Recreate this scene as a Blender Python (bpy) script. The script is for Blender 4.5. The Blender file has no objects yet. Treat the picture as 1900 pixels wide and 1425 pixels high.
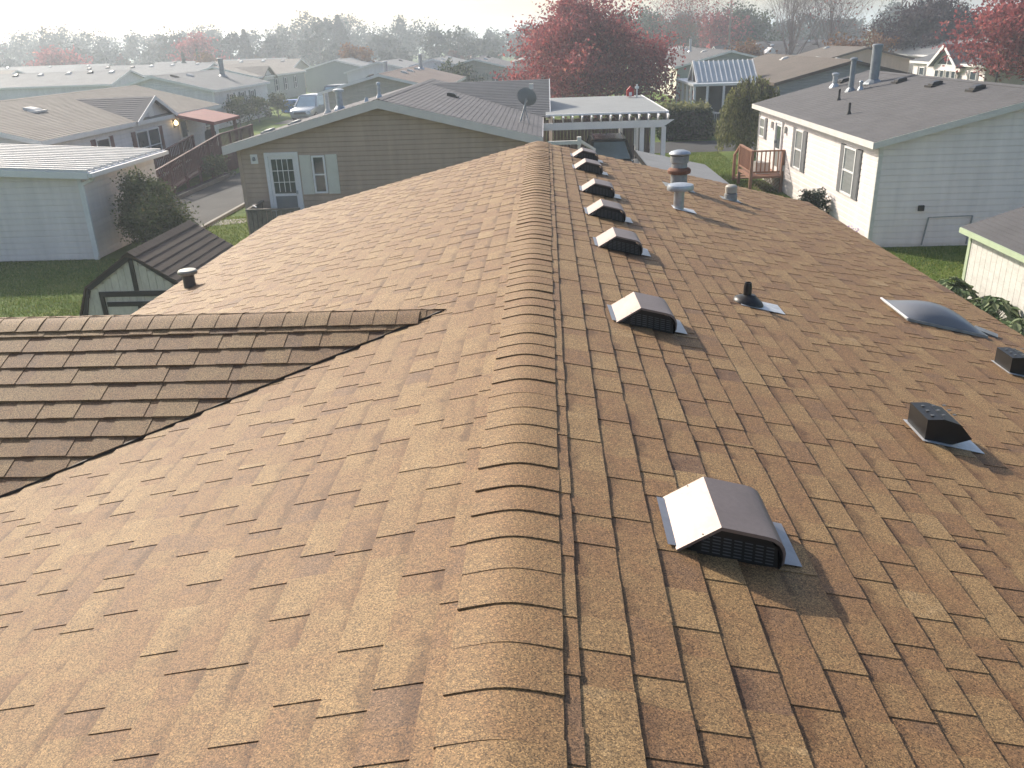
import bpy, math, random
import numpy as np
from mathutils import Vector as V, Matrix
random.seed(11); rng = np.random.default_rng(5)
S = bpy.context.scene
C = S.collection

# ------------------------------------------------------------------ camera, sky, sun, exposure
CAM = V((.137, 0, 5.47))
CR = Matrix(((.998757, .016625, .046993), (.037028, .383715, -.922709), (-.033372, .923302, .382623)))
cd = bpy.data.cameras.new('camera'); cam = bpy.data.objects.new('camera', cd); C.objects.link(cam)
cam.matrix_world = Matrix.Translation(CAM) @ CR.to_4x4()
cd.sensor_fit = 'HORIZONTAL'; cd.sensor_width = 36; cd.lens = 36 * 1545 / 1900
cd.clip_start = .05; cd.clip_end = 3000
S.camera = cam
SUN_EL, SUN_AZ = math.radians(31), math.radians(42)          # 42 degrees left of the ridge direction
sdir = V((-math.sin(SUN_AZ) * math.cos(SUN_EL), math.cos(SUN_AZ) * math.cos(SUN_EL), math.sin(SUN_EL)))
W = bpy.data.worlds.new('World'); S.world = W; W.use_nodes = True
nt = W.node_tree; bg = nt.nodes['Background']; sky = nt.nodes.new('ShaderNodeTexSky')
sky.sky_type = 'NISHITA'; sky.sun_disc = False; sky.sun_elevation = SUN_EL; sky.sun_rotation = -SUN_AZ
sky.air_density = 1.0; sky.dust_density = 3.3; sky.ozone_density = .9; sky.altitude = 200
nt.links.new(sky.outputs[0], bg.inputs[0]); bg.inputs[1].default_value = .122
sl = bpy.data.lights.new('sun', 'SUN'); sl.energy = 4.1; sl.angle = math.radians(1.2); sl.color = (1, .91, .78)
sun = bpy.data.objects.new('sun', sl); C.objects.link(sun); sun.rotation_euler = sdir.to_track_quat('Z', 'Y').to_euler()
S.view_settings.view_transform = 'Standard'; S.view_settings.look = 'None'
S.view_settings.exposure = .60; S.view_settings.gamma = 1; S.view_settings.use_curve_mapping = False
S.render.engine = 'CYCLES'
S.cycles.use_denoising = True
S.cycles.max_bounces = 6; S.cycles.volume_bounces = 1; S.cycles.transparent_max_bounces = 8
S.cycles.sample_clamp_indirect = 6

# ------------------------------------------------------------------ helpers
WORLD = {}
def link(o, parent=None):
    C.objects.link(o)
    if parent is not None:
        o.parent = parent
        if parent.name in WORLD: o.matrix_parent_inverse = Matrix.Translation(-WORLD[parent.name])
    return o
def thing(name, label, cat, loc=(0, 0, 0), group=None, world=True):
    o = bpy.data.objects.new(name, None); o.location = loc; o.empty_display_size = .2
    C.objects.link(o); tag(o, label, cat, group)
    if world: WORLD[o.name] = V(loc)
    return o
def tag(o, label=None, cat=None, group=None, kind=None):
    for k, v in (('label', label), ('category', cat), ('group', group), ('kind', kind)):
        if v: o[k] = v
    return o
class MB:
    def __init__(s): s.v = []; s.f = []; s.seg = []
    def each(s, name, mat, parent=None):
        for i, (va, fa) in enumerate(s.seg):
            vb, fb = s.seg[i + 1] if i + 1 < len(s.seg) else (len(s.v), len(s.f))
            q = MB(); q.v = s.v[va:vb]; q.f = [tuple(k - va for k in f) for f in s.f[fa:fb]]; q.build(name, mat, parent)
    def add(s, vs, fs):
        b = len(s.v); s.seg.append((b, len(s.f))); s.v += [tuple(v) for v in vs]; s.f += [tuple(i + b for i in f) for f in fs]; return s
    def box(s, x0, x1, y0, y1, z0, z1):
        return s.add([(x, y, z) for z in (z0, z1) for y in (y0, y1) for x in (x0, x1)],
                     [(0, 2, 3, 1), (4, 5, 7, 6), (0, 1, 5, 4), (2, 6, 7, 3), (0, 4, 6, 2), (1, 3, 7, 5)])
    def ob(s, o, t, n, s0, s1, d0, d1, z0, z1):
        u = V((0, 0, 1)); o, t, n = V(o), V(t), V(n)
        vs = [o + t * a + n * d + u * z for z in (z0, z1) for d in (d0, d1) for a in (s0, s1)]
        return s.add(vs, [(0, 2, 3, 1), (4, 5, 7, 6), (0, 1, 5, 4), (2, 6, 7, 3), (0, 4, 6, 2), (1, 3, 7, 5)])
    def prism(s, poly, ext):
        n = len(poly); e = V(ext); p = [V(a) for a in poly]
        return s.add(p + [a + e for a in p], [tuple(range(n))[::-1], tuple(range(n, 2 * n))] + [(i, (i + 1) % n, (i + 1) % n + n, i + n) for i in range(n)])
    def bar(s, a, b, w, h=None, up=(0, 0, 1)):
        a, b = V(a), V(b); d = (b - a).normalized(); h = h or w
        x = d.cross(V(up))
        if x.length < 1e-4: x = d.cross(V((1, 0, 0)))
        x.normalize(); y = x.cross(d)
        q = [x * sx * w / 2 + y * sy * h / 2 for sx, sy in ((-1, -1), (1, -1), (1, 1), (-1, 1))]
        return s.prism([a + k for k in q], b - a)
    def cyl(s, a, b, r0, r1=None, n=10, caps=True):
        a, b = V(a), V(b); r1 = r0 if r1 is None else r1; d = (b - a).normalized()
        x = d.orthogonal().normalized(); y = d.cross(x)
        cs = [(math.cos(2 * math.pi * i / n), math.sin(2 * math.pi * i / n)) for i in range(n)]
        vs = [a + (x * c + y * q) * r0 for c, q in cs] + [b + (x * c + y * q) * r1 for c, q in cs]
        fs = [(i, (i + 1) % n, (i + 1) % n + n, i + n) for i in range(n)]
        if caps: fs += [tuple(range(n))[::-1], tuple(range(n, 2 * n))]
        return s.add(vs, fs)
    def lathe(s, o, prof, n=14, axis=(0, 0, 1)):
        a = V(axis).normalized(); x = a.orthogonal().normalized(); y = a.cross(x); o = V(o); vs = []; fs = []
        for r, z in prof:
            for i in range(n):
                t = 2 * math.pi * i / n; vs.append(o + a * z + (x * math.cos(t) + y * math.sin(t)) * r)
        m = len(prof)
        for j in range(m - 1):
            for i in range(n): fs.append((j * n + i, j * n + (i + 1) % n, (j + 1) * n + (i + 1) % n, (j + 1) * n + i))
        fs += [tuple(range(n))[::-1], tuple(range((m - 1) * n, m * n))]
        return s.add(vs, fs)
    def build(s, name, mat, parent=None, smooth=False, attrs=None):
        me = bpy.data.meshes.new(name); me.from_pydata(s.v, [], s.f); me.materials.append(mat)
        if smooth: me.polygons.foreach_set('use_smooth', [True] * len(me.polygons))
        for k, arr in (attrs or {}).items():
            a = me.attributes.new(k, 'FLOAT', 'POINT'); a.data.foreach_set('value', np.asarray(arr, dtype=np.float32))
        me.update(); return link(bpy.data.objects.new(name, me), parent)
def dup(o, loc, parent=None, rot=None):
    c = o.copy(); C.objects.link(c); c.location = loc
    if parent is not None:
        c.parent = parent
        if parent.name in WORLD: c.matrix_parent_inverse = Matrix.Translation(-WORLD[parent.name])
    if rot is not None: c.rotation_euler = rot
    for ch in o.children:
        k = ch.copy(); C.objects.link(k); k.parent = c
        for g in ch.children:
            m = g.copy(); C.objects.link(m); m.parent = k
    return c
def smooth_by_angle(o, deg=35):
    me = o.data
    me.polygons.foreach_set('use_smooth', [True] * len(me.polygons))
    me.set_sharp_from_angle(angle=math.radians(deg))
    return o

# ------------------------------------------------------------------ materials
def newmat(name):
    m = bpy.data.materials.new(name); m.use_nodes = True; t = m.node_tree
    return m, t, t.nodes['Principled BSDF']
def nd(t, kind, **kw):
    n = t.nodes.new('ShaderNode' + kind)
    for k, v in kw.items(): setattr(n, k, v)
    return n
def ramp(t, stops, interp='LINEAR'):
    r = nd(t, 'ValToRGB'); e = r.color_ramp; e.interpolation = interp
    while len(e.elements) < len(stops): e.elements.new(.5)
    for el, (p, c) in zip(e.elements, stops): el.position = p; el.color = (*c, 1)
    return r
def rgbmix(t, fac, a, b, mode='MIX'):
    m = nd(t, 'Mix', data_type='RGBA', blend_type=mode)
    for i, val in ((0, fac), (6, a), (7, b)):
        if isinstance(val, bpy.types.NodeSocket): t.links.new(val, m.inputs[i])
        else: m.inputs[i].default_value = val if i == 0 else (*val, 1)
    return m.outputs[2]
MATS = {}
def mat(name, col, rough=.6, var=.14, scale=3., bump=0., bscale=80., metal=0., spec=.4, fine=.0, stretch=(1, 1, 1)):
    if name in MATS: return MATS[name]
    m, t, b = newmat(name)
    tc = nd(t, 'TexCoord'); mp = nd(t, 'Mapping'); mp.inputs['Scale'].default_value = stretch
    t.links.new(tc.outputs['Object'], mp.inputs[0])
    nz = nd(t, 'TexNoise'); nz.inputs['Scale'].default_value = scale; nz.inputs['Detail'].default_value = 6; nz.inputs['Roughness'].default_value = .65
    t.links.new(mp.outputs[0], nz.inputs[0])
    r = ramp(t, [(.3, tuple(c * (1 - var) for c in col)), (.7, tuple(min(1, c * (1 + var)) for c in col))])
    t.links.new(nz.outputs[0], r.inputs[0]); out = r.outputs[0]
    if bump or fine:
        n2 = nd(t, 'TexNoise'); n2.inputs['Scale'].default_value = bscale; n2.inputs['Detail'].default_value = 4
        t.links.new(mp.outputs[0], n2.inputs[0])
        if fine:
            r2 = ramp(t, [(.25, (1 - fine,) * 3), (.75, (1 + fine,) * 3)]); t.links.new(n2.outputs[0], r2.inputs[0])
            out = rgbmix(t, 1., out, r2.outputs[0], 'MULTIPLY')
        if bump:
            bp = nd(t, 'Bump'); bp.inputs['Strength'].default_value = bump; bp.inputs['Distance'].default_value = .02
            t.links.new(n2.outputs[0], bp.inputs['Height']); t.links.new(bp.outputs[0], b.inputs['Normal'])
    t.links.new(out, b.inputs['Base Color'])
    b.inputs['Roughness'].default_value = rough; b.inputs['Metallic'].default_value = metal; b.inputs['Specular IOR Level'].default_value = spec
    MATS[name] = m; return m
def shingle_mat(name, cols, granule=310., dark=.40, light=1.9):
    m, t, b = newmat(name)
    tc = nd(t, 'TexCoord'); at = nd(t, 'Attribute', attribute_name='tint'); cw = nd(t, 'Attribute', attribute_name='cw'); bd = nd(t, 'Attribute', attribute_name='band')
    # blend of granule colours across each piece
    n0 = nd(t, 'TexNoise'); n0.inputs['Scale'].default_value = 9; n0.inputs['Detail'].default_value = 5; n0.inputs['Roughness'].default_value = .7
    t.links.new(tc.outputs['Object'], n0.inputs[0])
    ad = nd(t, 'MapRange'); ad.inputs[1].default_value = .25; ad.inputs[2].default_value = .75; ad.inputs[3].default_value = -.2; ad.inputs[4].default_value = .2
    t.links.new(n0.outputs[0], ad.inputs[0])
    su = nd(t, 'Math', operation='ADD', use_clamp=True); t.links.new(at.outputs['Fac'], su.inputs[0]); t.links.new(ad.outputs[0], su.inputs[1])
    rp = ramp(t, cols); t.links.new(su.outputs[0], rp.inputs[0])
    vo = nd(t, 'TexVoronoi', feature='F1'); vo.inputs['Scale'].default_value = granule; t.links.new(tc.outputs['Object'], vo.inputs[0])
    sp = nd(t, 'SeparateColor'); t.links.new(vo.outputs['Color'], sp.inputs[0])
    g = ramp(t, [(0, (dark * .8, dark * .75, dark * .75)), (.22, (dark * 1.3,) * 3), (.5, (1, .98, .95)), (.82, (1.15, 1.12, 1.05)), (1, (light, light * .97, light * .9))])
    t.links.new(sp.outputs[0], g.inputs[0])
    c1 = rgbmix(t, 1., rp.outputs[0], g.outputs[0], 'MULTIPLY')
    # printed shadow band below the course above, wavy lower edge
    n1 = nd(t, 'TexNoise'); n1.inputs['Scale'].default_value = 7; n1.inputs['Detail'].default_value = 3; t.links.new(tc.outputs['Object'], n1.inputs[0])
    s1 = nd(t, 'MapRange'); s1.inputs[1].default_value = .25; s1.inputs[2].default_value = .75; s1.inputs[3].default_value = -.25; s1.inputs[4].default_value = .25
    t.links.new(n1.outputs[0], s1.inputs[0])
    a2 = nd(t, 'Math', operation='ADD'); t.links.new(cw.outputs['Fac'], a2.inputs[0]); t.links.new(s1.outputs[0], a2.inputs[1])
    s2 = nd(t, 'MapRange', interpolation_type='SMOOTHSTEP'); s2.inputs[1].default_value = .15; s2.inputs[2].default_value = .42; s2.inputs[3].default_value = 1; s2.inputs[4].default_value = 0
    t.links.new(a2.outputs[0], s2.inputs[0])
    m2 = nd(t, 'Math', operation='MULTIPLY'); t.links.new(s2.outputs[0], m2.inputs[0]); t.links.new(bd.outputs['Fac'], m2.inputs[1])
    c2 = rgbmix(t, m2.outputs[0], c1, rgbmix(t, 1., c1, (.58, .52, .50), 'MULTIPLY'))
    t.links.new(c2, b.inputs['Base Color'])
    bp = nd(t, 'Bump'); bp.inputs['Strength'].default_value = .55; bp.inputs['Distance'].default_value = .0025
    t.links.new(sp.outputs[1], bp.inputs['Height']); t.links.new(bp.outputs[0], b.inputs['Normal'])
    b.inputs['Roughness'].default_value = .72; b.inputs['Specular IOR Level'].default_value = .45
    return m
def leaf_mat(name, cols, trans=.35):
    m, t, b = newmat(name)
    at = nd(t, 'Attribute', attribute_name='tint'); rp = ramp(t, cols); t.links.new(at.outputs['Fac'], rp.inputs[0])
    t.links.new(rp.outputs[0], b.inputs['Base Color']); b.inputs['Roughness'].default_value = .6; b.inputs['Specular IOR Level'].default_value = .25
    tr = nd(t, 'BsdfTranslucent'); t.links.new(rp.outputs[0], tr.inputs[0])
    mx = nd(t, 'MixShader'); mx.inputs[0].default_value = trans
    t.links.new(b.outputs[0], mx.inputs[1]); t.links.new(tr.outputs[0], mx.inputs[2])
    t.links.new(mx.outputs[0], t.nodes['Material Output'].inputs[0])
    return m
def glassy(name, col, rough=.08):
    m = mat(name, col, rough, .3, .8, spec=.7); return m

M_SH = shingle_mat('shingle_tan', [(0, (.142, .070, .036)), (.22, (.182, .108, .062)), (.42, (.228, .128, .060)), (.62, (.258, .160, .074)), (.8, (.296, .192, .090)), (1, (.345, .245, .135))])
M_CAP = M_SH
M_DARK = mat('underlay', (.05, .035, .025), .9)
M_BRONZE = mat('bronze_metal', (.25, .205, .19), .55, .12, 5, metal=.65, spec=.5, bump=.03, bscale=60, fine=.06)
M_BLACK = mat('black_plastic', (.018, .017, .017), .4, .2, 10)
M_SLOT = mat('vent_slot', (.10, .105, .11), .5, .2, 10)
M_GALV = mat('galvanised', (.42, .45, .48), .4, .2, 14, metal=.6, bump=.05)
M_GALV2 = mat('weathered_metal', (.30, .31, .31), .55, .3, 9, metal=.3, bump=.1)
M_FLUE = mat('flue_metal', (.23, .255, .28), .45, .18, 6, metal=.35)
M_RUST = mat('rusty_collar', (.20, .09, .055), .8, .35, 20, bump=.2)
M_FLASH = mat('flashing', (.55, .57, .60), .45, .2, 20, metal=.4, bump=.1)
M_WHITE = mat('white_trim', (.76, .75, .745), .5, .05, 2, fine=.04, bscale=30)
M_OLDWHITE = mat('weathered_white', (.62, .60, .565), .6, .10, 2.5, fine=.1, bscale=12, stretch=(1, 1, 3))
M_VINYL = mat('white_vinyl', (.76, .695, .67), .5, .07, .8, fine=.06, bscale=2.6, stretch=(2.2, 2.2, .35))
M_VINYL2 = mat('pale_blue_vinyl', (.66, .64, .655), .5, .07, .8, fine=.06, bscale=2.6, stretch=(2.2, 2.2, .35))
M_TAUPE = mat('taupe_vinyl', (.43, .325, .25), .55, .09, .8, fine=.07, bscale=2.6, stretch=(2.2, 2.2, .35))
M_BEIGE = mat('beige_vinyl', (.42, .39, .33), .55, .09, .8, fine=.07, bscale=2.6, stretch=(2.2, 2.2, .35))
M_GREENGREY = mat('sage_vinyl', (.30, .33, .31), .55, .07, 1.0, fine=.03, bscale=9)
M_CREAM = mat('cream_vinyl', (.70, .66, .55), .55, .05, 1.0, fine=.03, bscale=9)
M_GLASS = glassy('window_glass', (.045, .06, .07))
M_SHUT = mat('grey_shutter', (.15, .152, .16), .6, .08)
M_SHUTM = mat('maroon_shutter', (.13, .05, .055), .6, .1)
M_SHUTC = mat('cream_shutter', (.62, .61, .54), .6, .06)
M_SHUTD = mat('dark_shutter', (.07, .085, .09), .6, .1)
def roofmat(name, col): return mat(name, col, .85, .16, 1.1, bump=.35, bscale=60, fine=.22, stretch=(1, 1, 1))
M_RG = roofmat('grey_roof', (.098, .096, .100)); M_RB = roofmat('beige_roof', (.225, .20, .175)); M_RS = roofmat('slate_roof', (.115, .12, .13))
M_RN = roofmat('brown_roof', (.125, .103, .085)); M_RD = roofmat('dark_shed_roof', (.10, .075, .06)); M_RP = roofmat('pinkish_roof', (.20, .155, .135))
M_RL = roofmat('light_grey_roof', (.20, .205, .21)); M_RV = roofmat('violet_grey_roof', (.125, .122, .13))
M_WOOD = mat('cedar_wood', (.30, .155, .10), .7, .2, 3, fine=.1, bscale=30)
M_WOODG = mat('grey_wood', (.17, .15, .125), .8, .2, 4, fine=.15, bscale=30)
M_DECKR = mat('red_brown_deck', (.12, .050, .045), .7, .2, 3, fine=.1, bscale=30)
M_ASPH = mat('asphalt', (.05, .05, .05), .9, .25, .7, bump=.3, bscale=90, fine=.2)
M_CONC = mat('concrete', (.30, .28, .25), .85, .15, 1, bump=.2, fine=.1)
M_TWIG = mat('bark', (.10, .08, .07), .9, .2, 6, bump=.3)
M_TYRE = mat('tyre', (.02, .02, .02), .8)
L_RED = leaf_mat('red_leaves', [(0, (.11, .042, .048)), (.4, (.26, .070, .076)), (.75, (.44, .12, .12)), (1, (.54, .24, .17))], .45)
L_PURP = leaf_mat('plum_leaves', [(0, (.030, .018, .026)), (.5, (.065, .034, .045)), (1, (.11, .07, .06))])
L_GREEN = leaf_mat('green_leaves', [(0, (.020, .034, .014)), (.5, (.048, .072, .026)), (1, (.10, .12, .045))])
L_DULL = leaf_mat('dull_green_leaves', [(0, (.035, .050, .022)), (.5, (.075, .098, .040)), (.88, (.14, .145, .065)), (1, (.20, .14, .06))])
L_WEEP = leaf_mat('weeping_leaves', [(0, (.075, .085, .03)), (.5, (.16, .17, .07)), (1, (.28, .27, .13))], .45)
L_ORNG = leaf_mat('orange_leaves', [(0, (.10, .045, .02)), (.5, (.20, .085, .03)), (1, (.28, .16, .05))])
L_FAR = leaf_mat('far_leaves', [(0, (.020, .034, .026)), (.4, (.042, .062, .042)), (.75, (.075, .085, .055)), (.9, (.12, .07, .045)), (1, (.16, .06, .045))], .12)
L_CON = leaf_mat('needles', [(0, (.012, .022, .015)), (1, (.04, .06, .035))], .1)
L_HOSTA = leaf_mat('hosta_leaves', [(0, (.045, .085, .03)), (.5, (.09, .14, .055)), (1, (.30, .32, .18))], .2)

# ------------------------------------------------------------------ ground, roads
def ground_mat():
    m, t, b = newmat('lawn_grass')
    tc = nd(t, 'TexCoord')
    def nz(sc, det=5, ro=.6):
        n = nd(t, 'TexNoise'); n.inputs['Scale'].default_value = sc; n.inputs['Detail'].default_value = det; n.inputs['Roughness'].default_value = ro
        t.links.new(tc.outputs['Object'], n.inputs[0]); return n.outputs[0]
    r1 = ramp(t, [(.3, (.065, .105, .022)), (.5, (.115, .175, .035)), (.68, (.19, .22, .06)), (.8, (.24, .22, .09))]); t.links.new(nz(.55), r1.inputs[0])
    r2 = ramp(t, [(.25, (.5, .5, .5)), (.75, (1.45, 1.45, 1.4))]); t.links.new(nz(16, 6, .75), r2.inputs[0])
    c = rgbmix(t, 1., r1.outputs[0], r2.outputs[0], 'MULTIPLY'); t.links.new(c, b.inputs['Base Color'])
    bp = nd(t, 'Bump'); bp.inputs['Strength'].default_value = .8; bp.inputs['Distance'].default_value = .05
    t.links.new(nz(30, 6, .8), bp.inputs['Height']); t.links.new(bp.outputs[0], b.inputs['Normal'])
    b.inputs['Roughness'].default_value = .9; b.inputs['Specular IOR Level'].default_value = .15
    return m
M_GRASS = ground_mat()
def struct(mb, name, m): return tag(mb.build(name, m), kind='structure')
struct(MB().add([(-900, -60, 0), (900, -60, 0), (900, 1500, 0), (-900, 1500, 0)], [(0, 1, 2, 3)]), 'ground', M_GRASS)
def sheet(name, m, pts, z): return struct(MB().add([(x, y, z) for x, y in pts], [tuple(range(len(pts)))]), name, m)
sheet('road', M_ASPH, [(-11.2, 42.6), (90, 42.6), (90, 47.2), (-11.2, 47.2)], .012)
sheet('driveway', M_ASPH, [(-14.6, 25.2), (-11.4, 25.2), (-11.2, 42.4), (-11.0, 66), (-15.5, 66), (-14.6, 42)], .006)
sheet('path', M_CONC, [(-11.3, 27.4), (-9.6, 28.1), (-9.4, 28.9), (-11.3, 28.4)], .010)
sheet('carport_slab', M_CONC, [(.2, 27.8), (5.4, 27.8), (5.4, 42.5), (.2, 42.5)], .008)
sheet('side_street', M_ASPH, [(-21, 66.2), (-11, 66.2), (-9, 120), (-19, 120)], .009)
struct(MB().box(-11.36, -11.24, 25.4, 42.2, 0, .10), 'kerb', M_CONC)

# grass blades on the lawns nearest the camera, too many to count
def blades(regions, n):
    vs = []; fs = []
    tot = sum((x1 - x0) * (y1 - y0) for x0, x1, y0, y1 in regions); k = 0
    out = []
    for x0, x1, y0, y1 in regions:
        m = int(n * (x1 - x0) * (y1 - y0) / tot)
        p = np.stack([rng.uniform(x0, x1, m), rng.uniform(y0, y1, m), np.zeros(m)], 1)
        a = rng.uniform(0, 6.28, m); h = rng.uniform(.03, .075, m); w = .012
        d = np.stack([np.cos(a) * w, np.sin(a) * w, np.zeros(m)], 1)
        tip = p + np.stack([rng.normal(0, .025, m), rng.normal(0, .025, m), h], 1)
        out.append(np.stack([p - d, p + d, tip], 1).reshape(-1, 3))
    v = np.concatenate(out); nf = len(v) // 3
    me = bpy.data.meshes.new('grass'); me.vertices.add(len(v)); me.vertices.foreach_set('co', v.ravel())
    me.loops.add(len(v)); me.loops.foreach_set('vertex_index', np.arange(len(v))); me.polygons.add(nf)
    me.polygons.foreach_set('loop_start', np.arange(nf) * 3); me.update(calc_edges=True)
    a = me.attributes.new('tint', 'FLOAT', 'POINT'); a.data.foreach_set('value', np.repeat(rng.uniform(0, 1, nf), 3).astype(np.float32))
    me.materials.append(leaf_mat('grass_blades', [(0, (.085, .14, .024)), (.6, (.17, .235, .046)), (1, (.30, .30, .10))], .3))
    tag(link(bpy.data.objects.new('grass', me)), 'short mown green grass of the lawns between the homes', 'grass', kind='stuff')
blades([(-11.2, -6, 17, 29), (-16, -9, 16.5, 23), (5, 11, 17, 22.2), (4.4, 8.5, 27, 42.5)], 90000)

# ------------------------------------------------------------------ the shingled house under the camera
ZR, T, YB, YF, EX = 4.0, .25, -2.2, 13.28, 4.22
CS = 1 / math.sqrt(1 + T * T)
house = thing('shingled_house', 'house with tan-brown laminated shingle roof, bronze box vents and capped ridge filling the foreground', 'house', (0, 5.5, 0))
def pix(p):
    q = CR.transposed() @ (V(p) - CAM)
    if q.z > -.2: return None
    return 512 + 832.7 * q.x / -q.z, 384 - 832.7 * q.y / -q.z
# every piece: corner list in (u along the course, w down the slope), butt line w1, heights
PIECES = []
def piece(O, a, d, n, poly, w0, w1, high, tint, band, lift=0.):
    h0, hb = (.0031, .0128) if high else (0., .0099)
    vs = []; cw = []
    for u, w in poly:
        k = (w - w0) / (w1 - w0); vs.append(O + a * u + d * w + n * (lift + h0 + (hb - h0) * k)); cw.append(k)
    m = len(poly); lo = [O + a * u + d * w + n * (lift - .004) for u, w in poly]
    fs = [tuple(range(m))]
    for i in range(m):
        j = (i + 1) % m
        if abs(poly[i][1] - w0) < 1e-6 and abs(poly[j][1] - w0) < 1e-6: continue
        fs.append((i, i + m, j + m, j))
    px = [pix(v) for v in vs]
    ar = 0.
    if all(px) and all(-30 < p[0] < 1054 and -30 < p[1] < 798 for p in px):
        ar = abs(sum(px[i][0] * px[(i + 1) % m][1] - px[(i + 1) % m][0] * px[i][1] for i in range(m))) / 2
    PIECES.append((ar, [tuple(v) for v in vs + lo], fs, tint, cw + cw, band))
def clip(poly, f):
    out = []
    for i in range(len(poly)):
        p, q = poly[i], poly[(i + 1) % len(poly)]; a, b = f(*p), f(*q)
        if a >= 0: out.append(p)
        if a * b < 0:
            s = a / (a - b); out.append((p[0] + (q[0] - p[0]) * s, p[1] + (q[1] - p[1]) * s))
    return out
def lay(O, a, d, n, u0, u1, wfirst, expo, wend, keep=None, lift=0., wstart=0.):
    w0 = wstart; w1 = wfirst
    while w0 < wend - .02:
        w1 = min(w1, wend); u = u0 - random.uniform(0, .3); high = True; run = 0
        base = random.gauss(0, .03)
        while u < u1:
            if high: wd = random.choice((.11, .14, .17, .19, .22, .25)) * random.uniform(.9, 1.1)
            else: wd = random.choice((.06, .10, .13, .16, .2)) * random.uniform(.85, 1.1)
            if random.random() < .05: wd = random.uniform(.018, .035)
            a0, a1 = max(u, u0), min(u + wd, u1)
            if a1 - a0 > .004:
                j = random.gauss(0, .0012)
                poly = [(a0, w0 - .012), (a1, w0 - .012), (a1, w1 + j), (a0, w1 + j)]
                if keep: poly = clip(poly, keep)
                if len(poly) >= 3:
                    tn = min(.86, max(.03, random.gauss(.54, .10) + base + (.03 if high else -.06)))
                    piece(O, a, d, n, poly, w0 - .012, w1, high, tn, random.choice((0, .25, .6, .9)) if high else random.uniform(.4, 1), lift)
            u += wd
            high = (random.random() < .30) if high else True
        w0 = w1; w1 = w0 + expo
Yx = V((0, 1, 0))
SLOPES = {}
for sx in (1, -1):
    d = V((sx * CS, 0, -T * CS)); n = V((sx * T * CS, 0, CS)); O = V((0, 0, ZR))
    keep = None
    if sx == -1:       # leave out what lies well inside the cross gable
        keep = lambda u, w: 1.0 if not (3.0 < u < 7.2 and -w * CS < -.56 - 1.68 * abs(5.1 - u) - .35) else -1.0
    lay(O, Yx, d, n, YB, YF, .203, .1425, EX / CS, None, 0., .075)
# cross gable on the left: ridge along x at y = 5.1
GZ, GP, GY, GX0, GX1 = 3.86, .42, 5.1, -6.6, -.56
gc = 1 / math.sqrt(1 + GP * GP)
def gkeep(s):
    def f(u, w):            # u = x, w down the slope
        dy = w * gc
        return -(u - (-.545 - 1.68 * dy))
    return f
for s in (-1, 1):
    lay(V((0, GY, GZ)), V((1, 0, 0)), V((0, s * gc, -GP * gc)), V((0, s * GP * gc, gc)), GX0, GX1 + .1, .19, .1425, 2.35 / gc, gkeep(s), .020)
PIECES.sort(key=lambda p: -p[0])
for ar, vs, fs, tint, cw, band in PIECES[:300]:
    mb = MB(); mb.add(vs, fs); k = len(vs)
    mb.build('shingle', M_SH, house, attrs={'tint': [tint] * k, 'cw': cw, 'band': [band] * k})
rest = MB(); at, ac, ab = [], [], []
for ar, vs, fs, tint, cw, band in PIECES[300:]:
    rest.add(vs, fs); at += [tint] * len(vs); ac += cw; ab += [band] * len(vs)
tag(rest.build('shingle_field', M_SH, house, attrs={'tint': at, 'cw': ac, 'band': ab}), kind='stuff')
# decking below the shingles, gable ends and eaves
mb = MB()
for sx in (1, -1):
    mb.prism([(0, YB, ZR - .008), (sx * (EX - .01), YB, ZR - .008 - T * (EX - .01)), (sx * (EX - .01), YB, ZR - .14 - T * (EX - .01)), (0, YB, ZR - .14)], (0, YF - YB - .01, 0))
mb.each('roof_deck', M_DARK, house)
mb = MB()
for s in (-1, 1):
    mb.prism([(GX0 + .02, GY, GZ - .006), (GX0 + .02, GY + s * 2.34, GZ - .006 - GP * 2.34), (GX0 + .02, GY + s * 2.34, GZ - .14 - GP * 2.34), (GX0 + .02, GY, GZ - .14)], (GX1 - GX0 - .2, 0, 0))
mb.each('cross_gable_deck', M_DARK, house)
mb = MB()
for sx in (1, -1):
    mb.prism([(0, YF - .004, ZR - .012), (sx * (EX - .006), YF - .004, ZR - .012 - T * (EX - .006)), (sx * (EX - .006), YF - .004, ZR - .17 - T * (EX - .006)), (0, YF - .004, ZR - .17)], (0, .022, 0))
    mb.box(min(sx * EX, sx * (EX + .02)), max(sx * EX, sx * (EX + .02)), YB, YF - .01, ZR - .17 - T * EX, ZR - .012 - T * EX)
mb.each('fascia', M_WHITE, house)
mb = MB()
wx = EX - .3
mb.prism([(-wx, YB + .3, .05), (wx, YB + .3, .05), (wx, YB + .3, ZR - .15 - T * wx), (0, YB + .3, ZR - .15), (-wx, YB + .3, ZR - .15 - T * wx)], (0, YF - YB - .6, 0))
mb.box(GX0 + .3, -3.7, GY - 2.0, GY + 2.0, .05, 2.85)
mb.prism([(GX0 + .3, GY - 2.0, 2.85), (GX0 + .3, GY + 2.0, 2.85), (GX0 + .3, GY, 3.68)], (2.6, 0, 0))
mb.build('wall', M_BEIGE, house)
# dark strip painting the shadow line along the cut edge of the valley
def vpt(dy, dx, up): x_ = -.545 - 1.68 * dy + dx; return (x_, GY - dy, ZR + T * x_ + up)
MB().add([vpt(.02, -.03, .021), vpt(2.3, -.03, .021), vpt(2.3, .022, .019), vpt(.02, .022, .019), vpt(.02, .024, .0), vpt(2.3, .024, .0)], [(0, 1, 2, 3), (3, 2, 5, 4)]).build('valley_shade_strip', mat('painted_valley_shade', (.045, .036, .030), .6, .2, 12), house)
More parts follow.
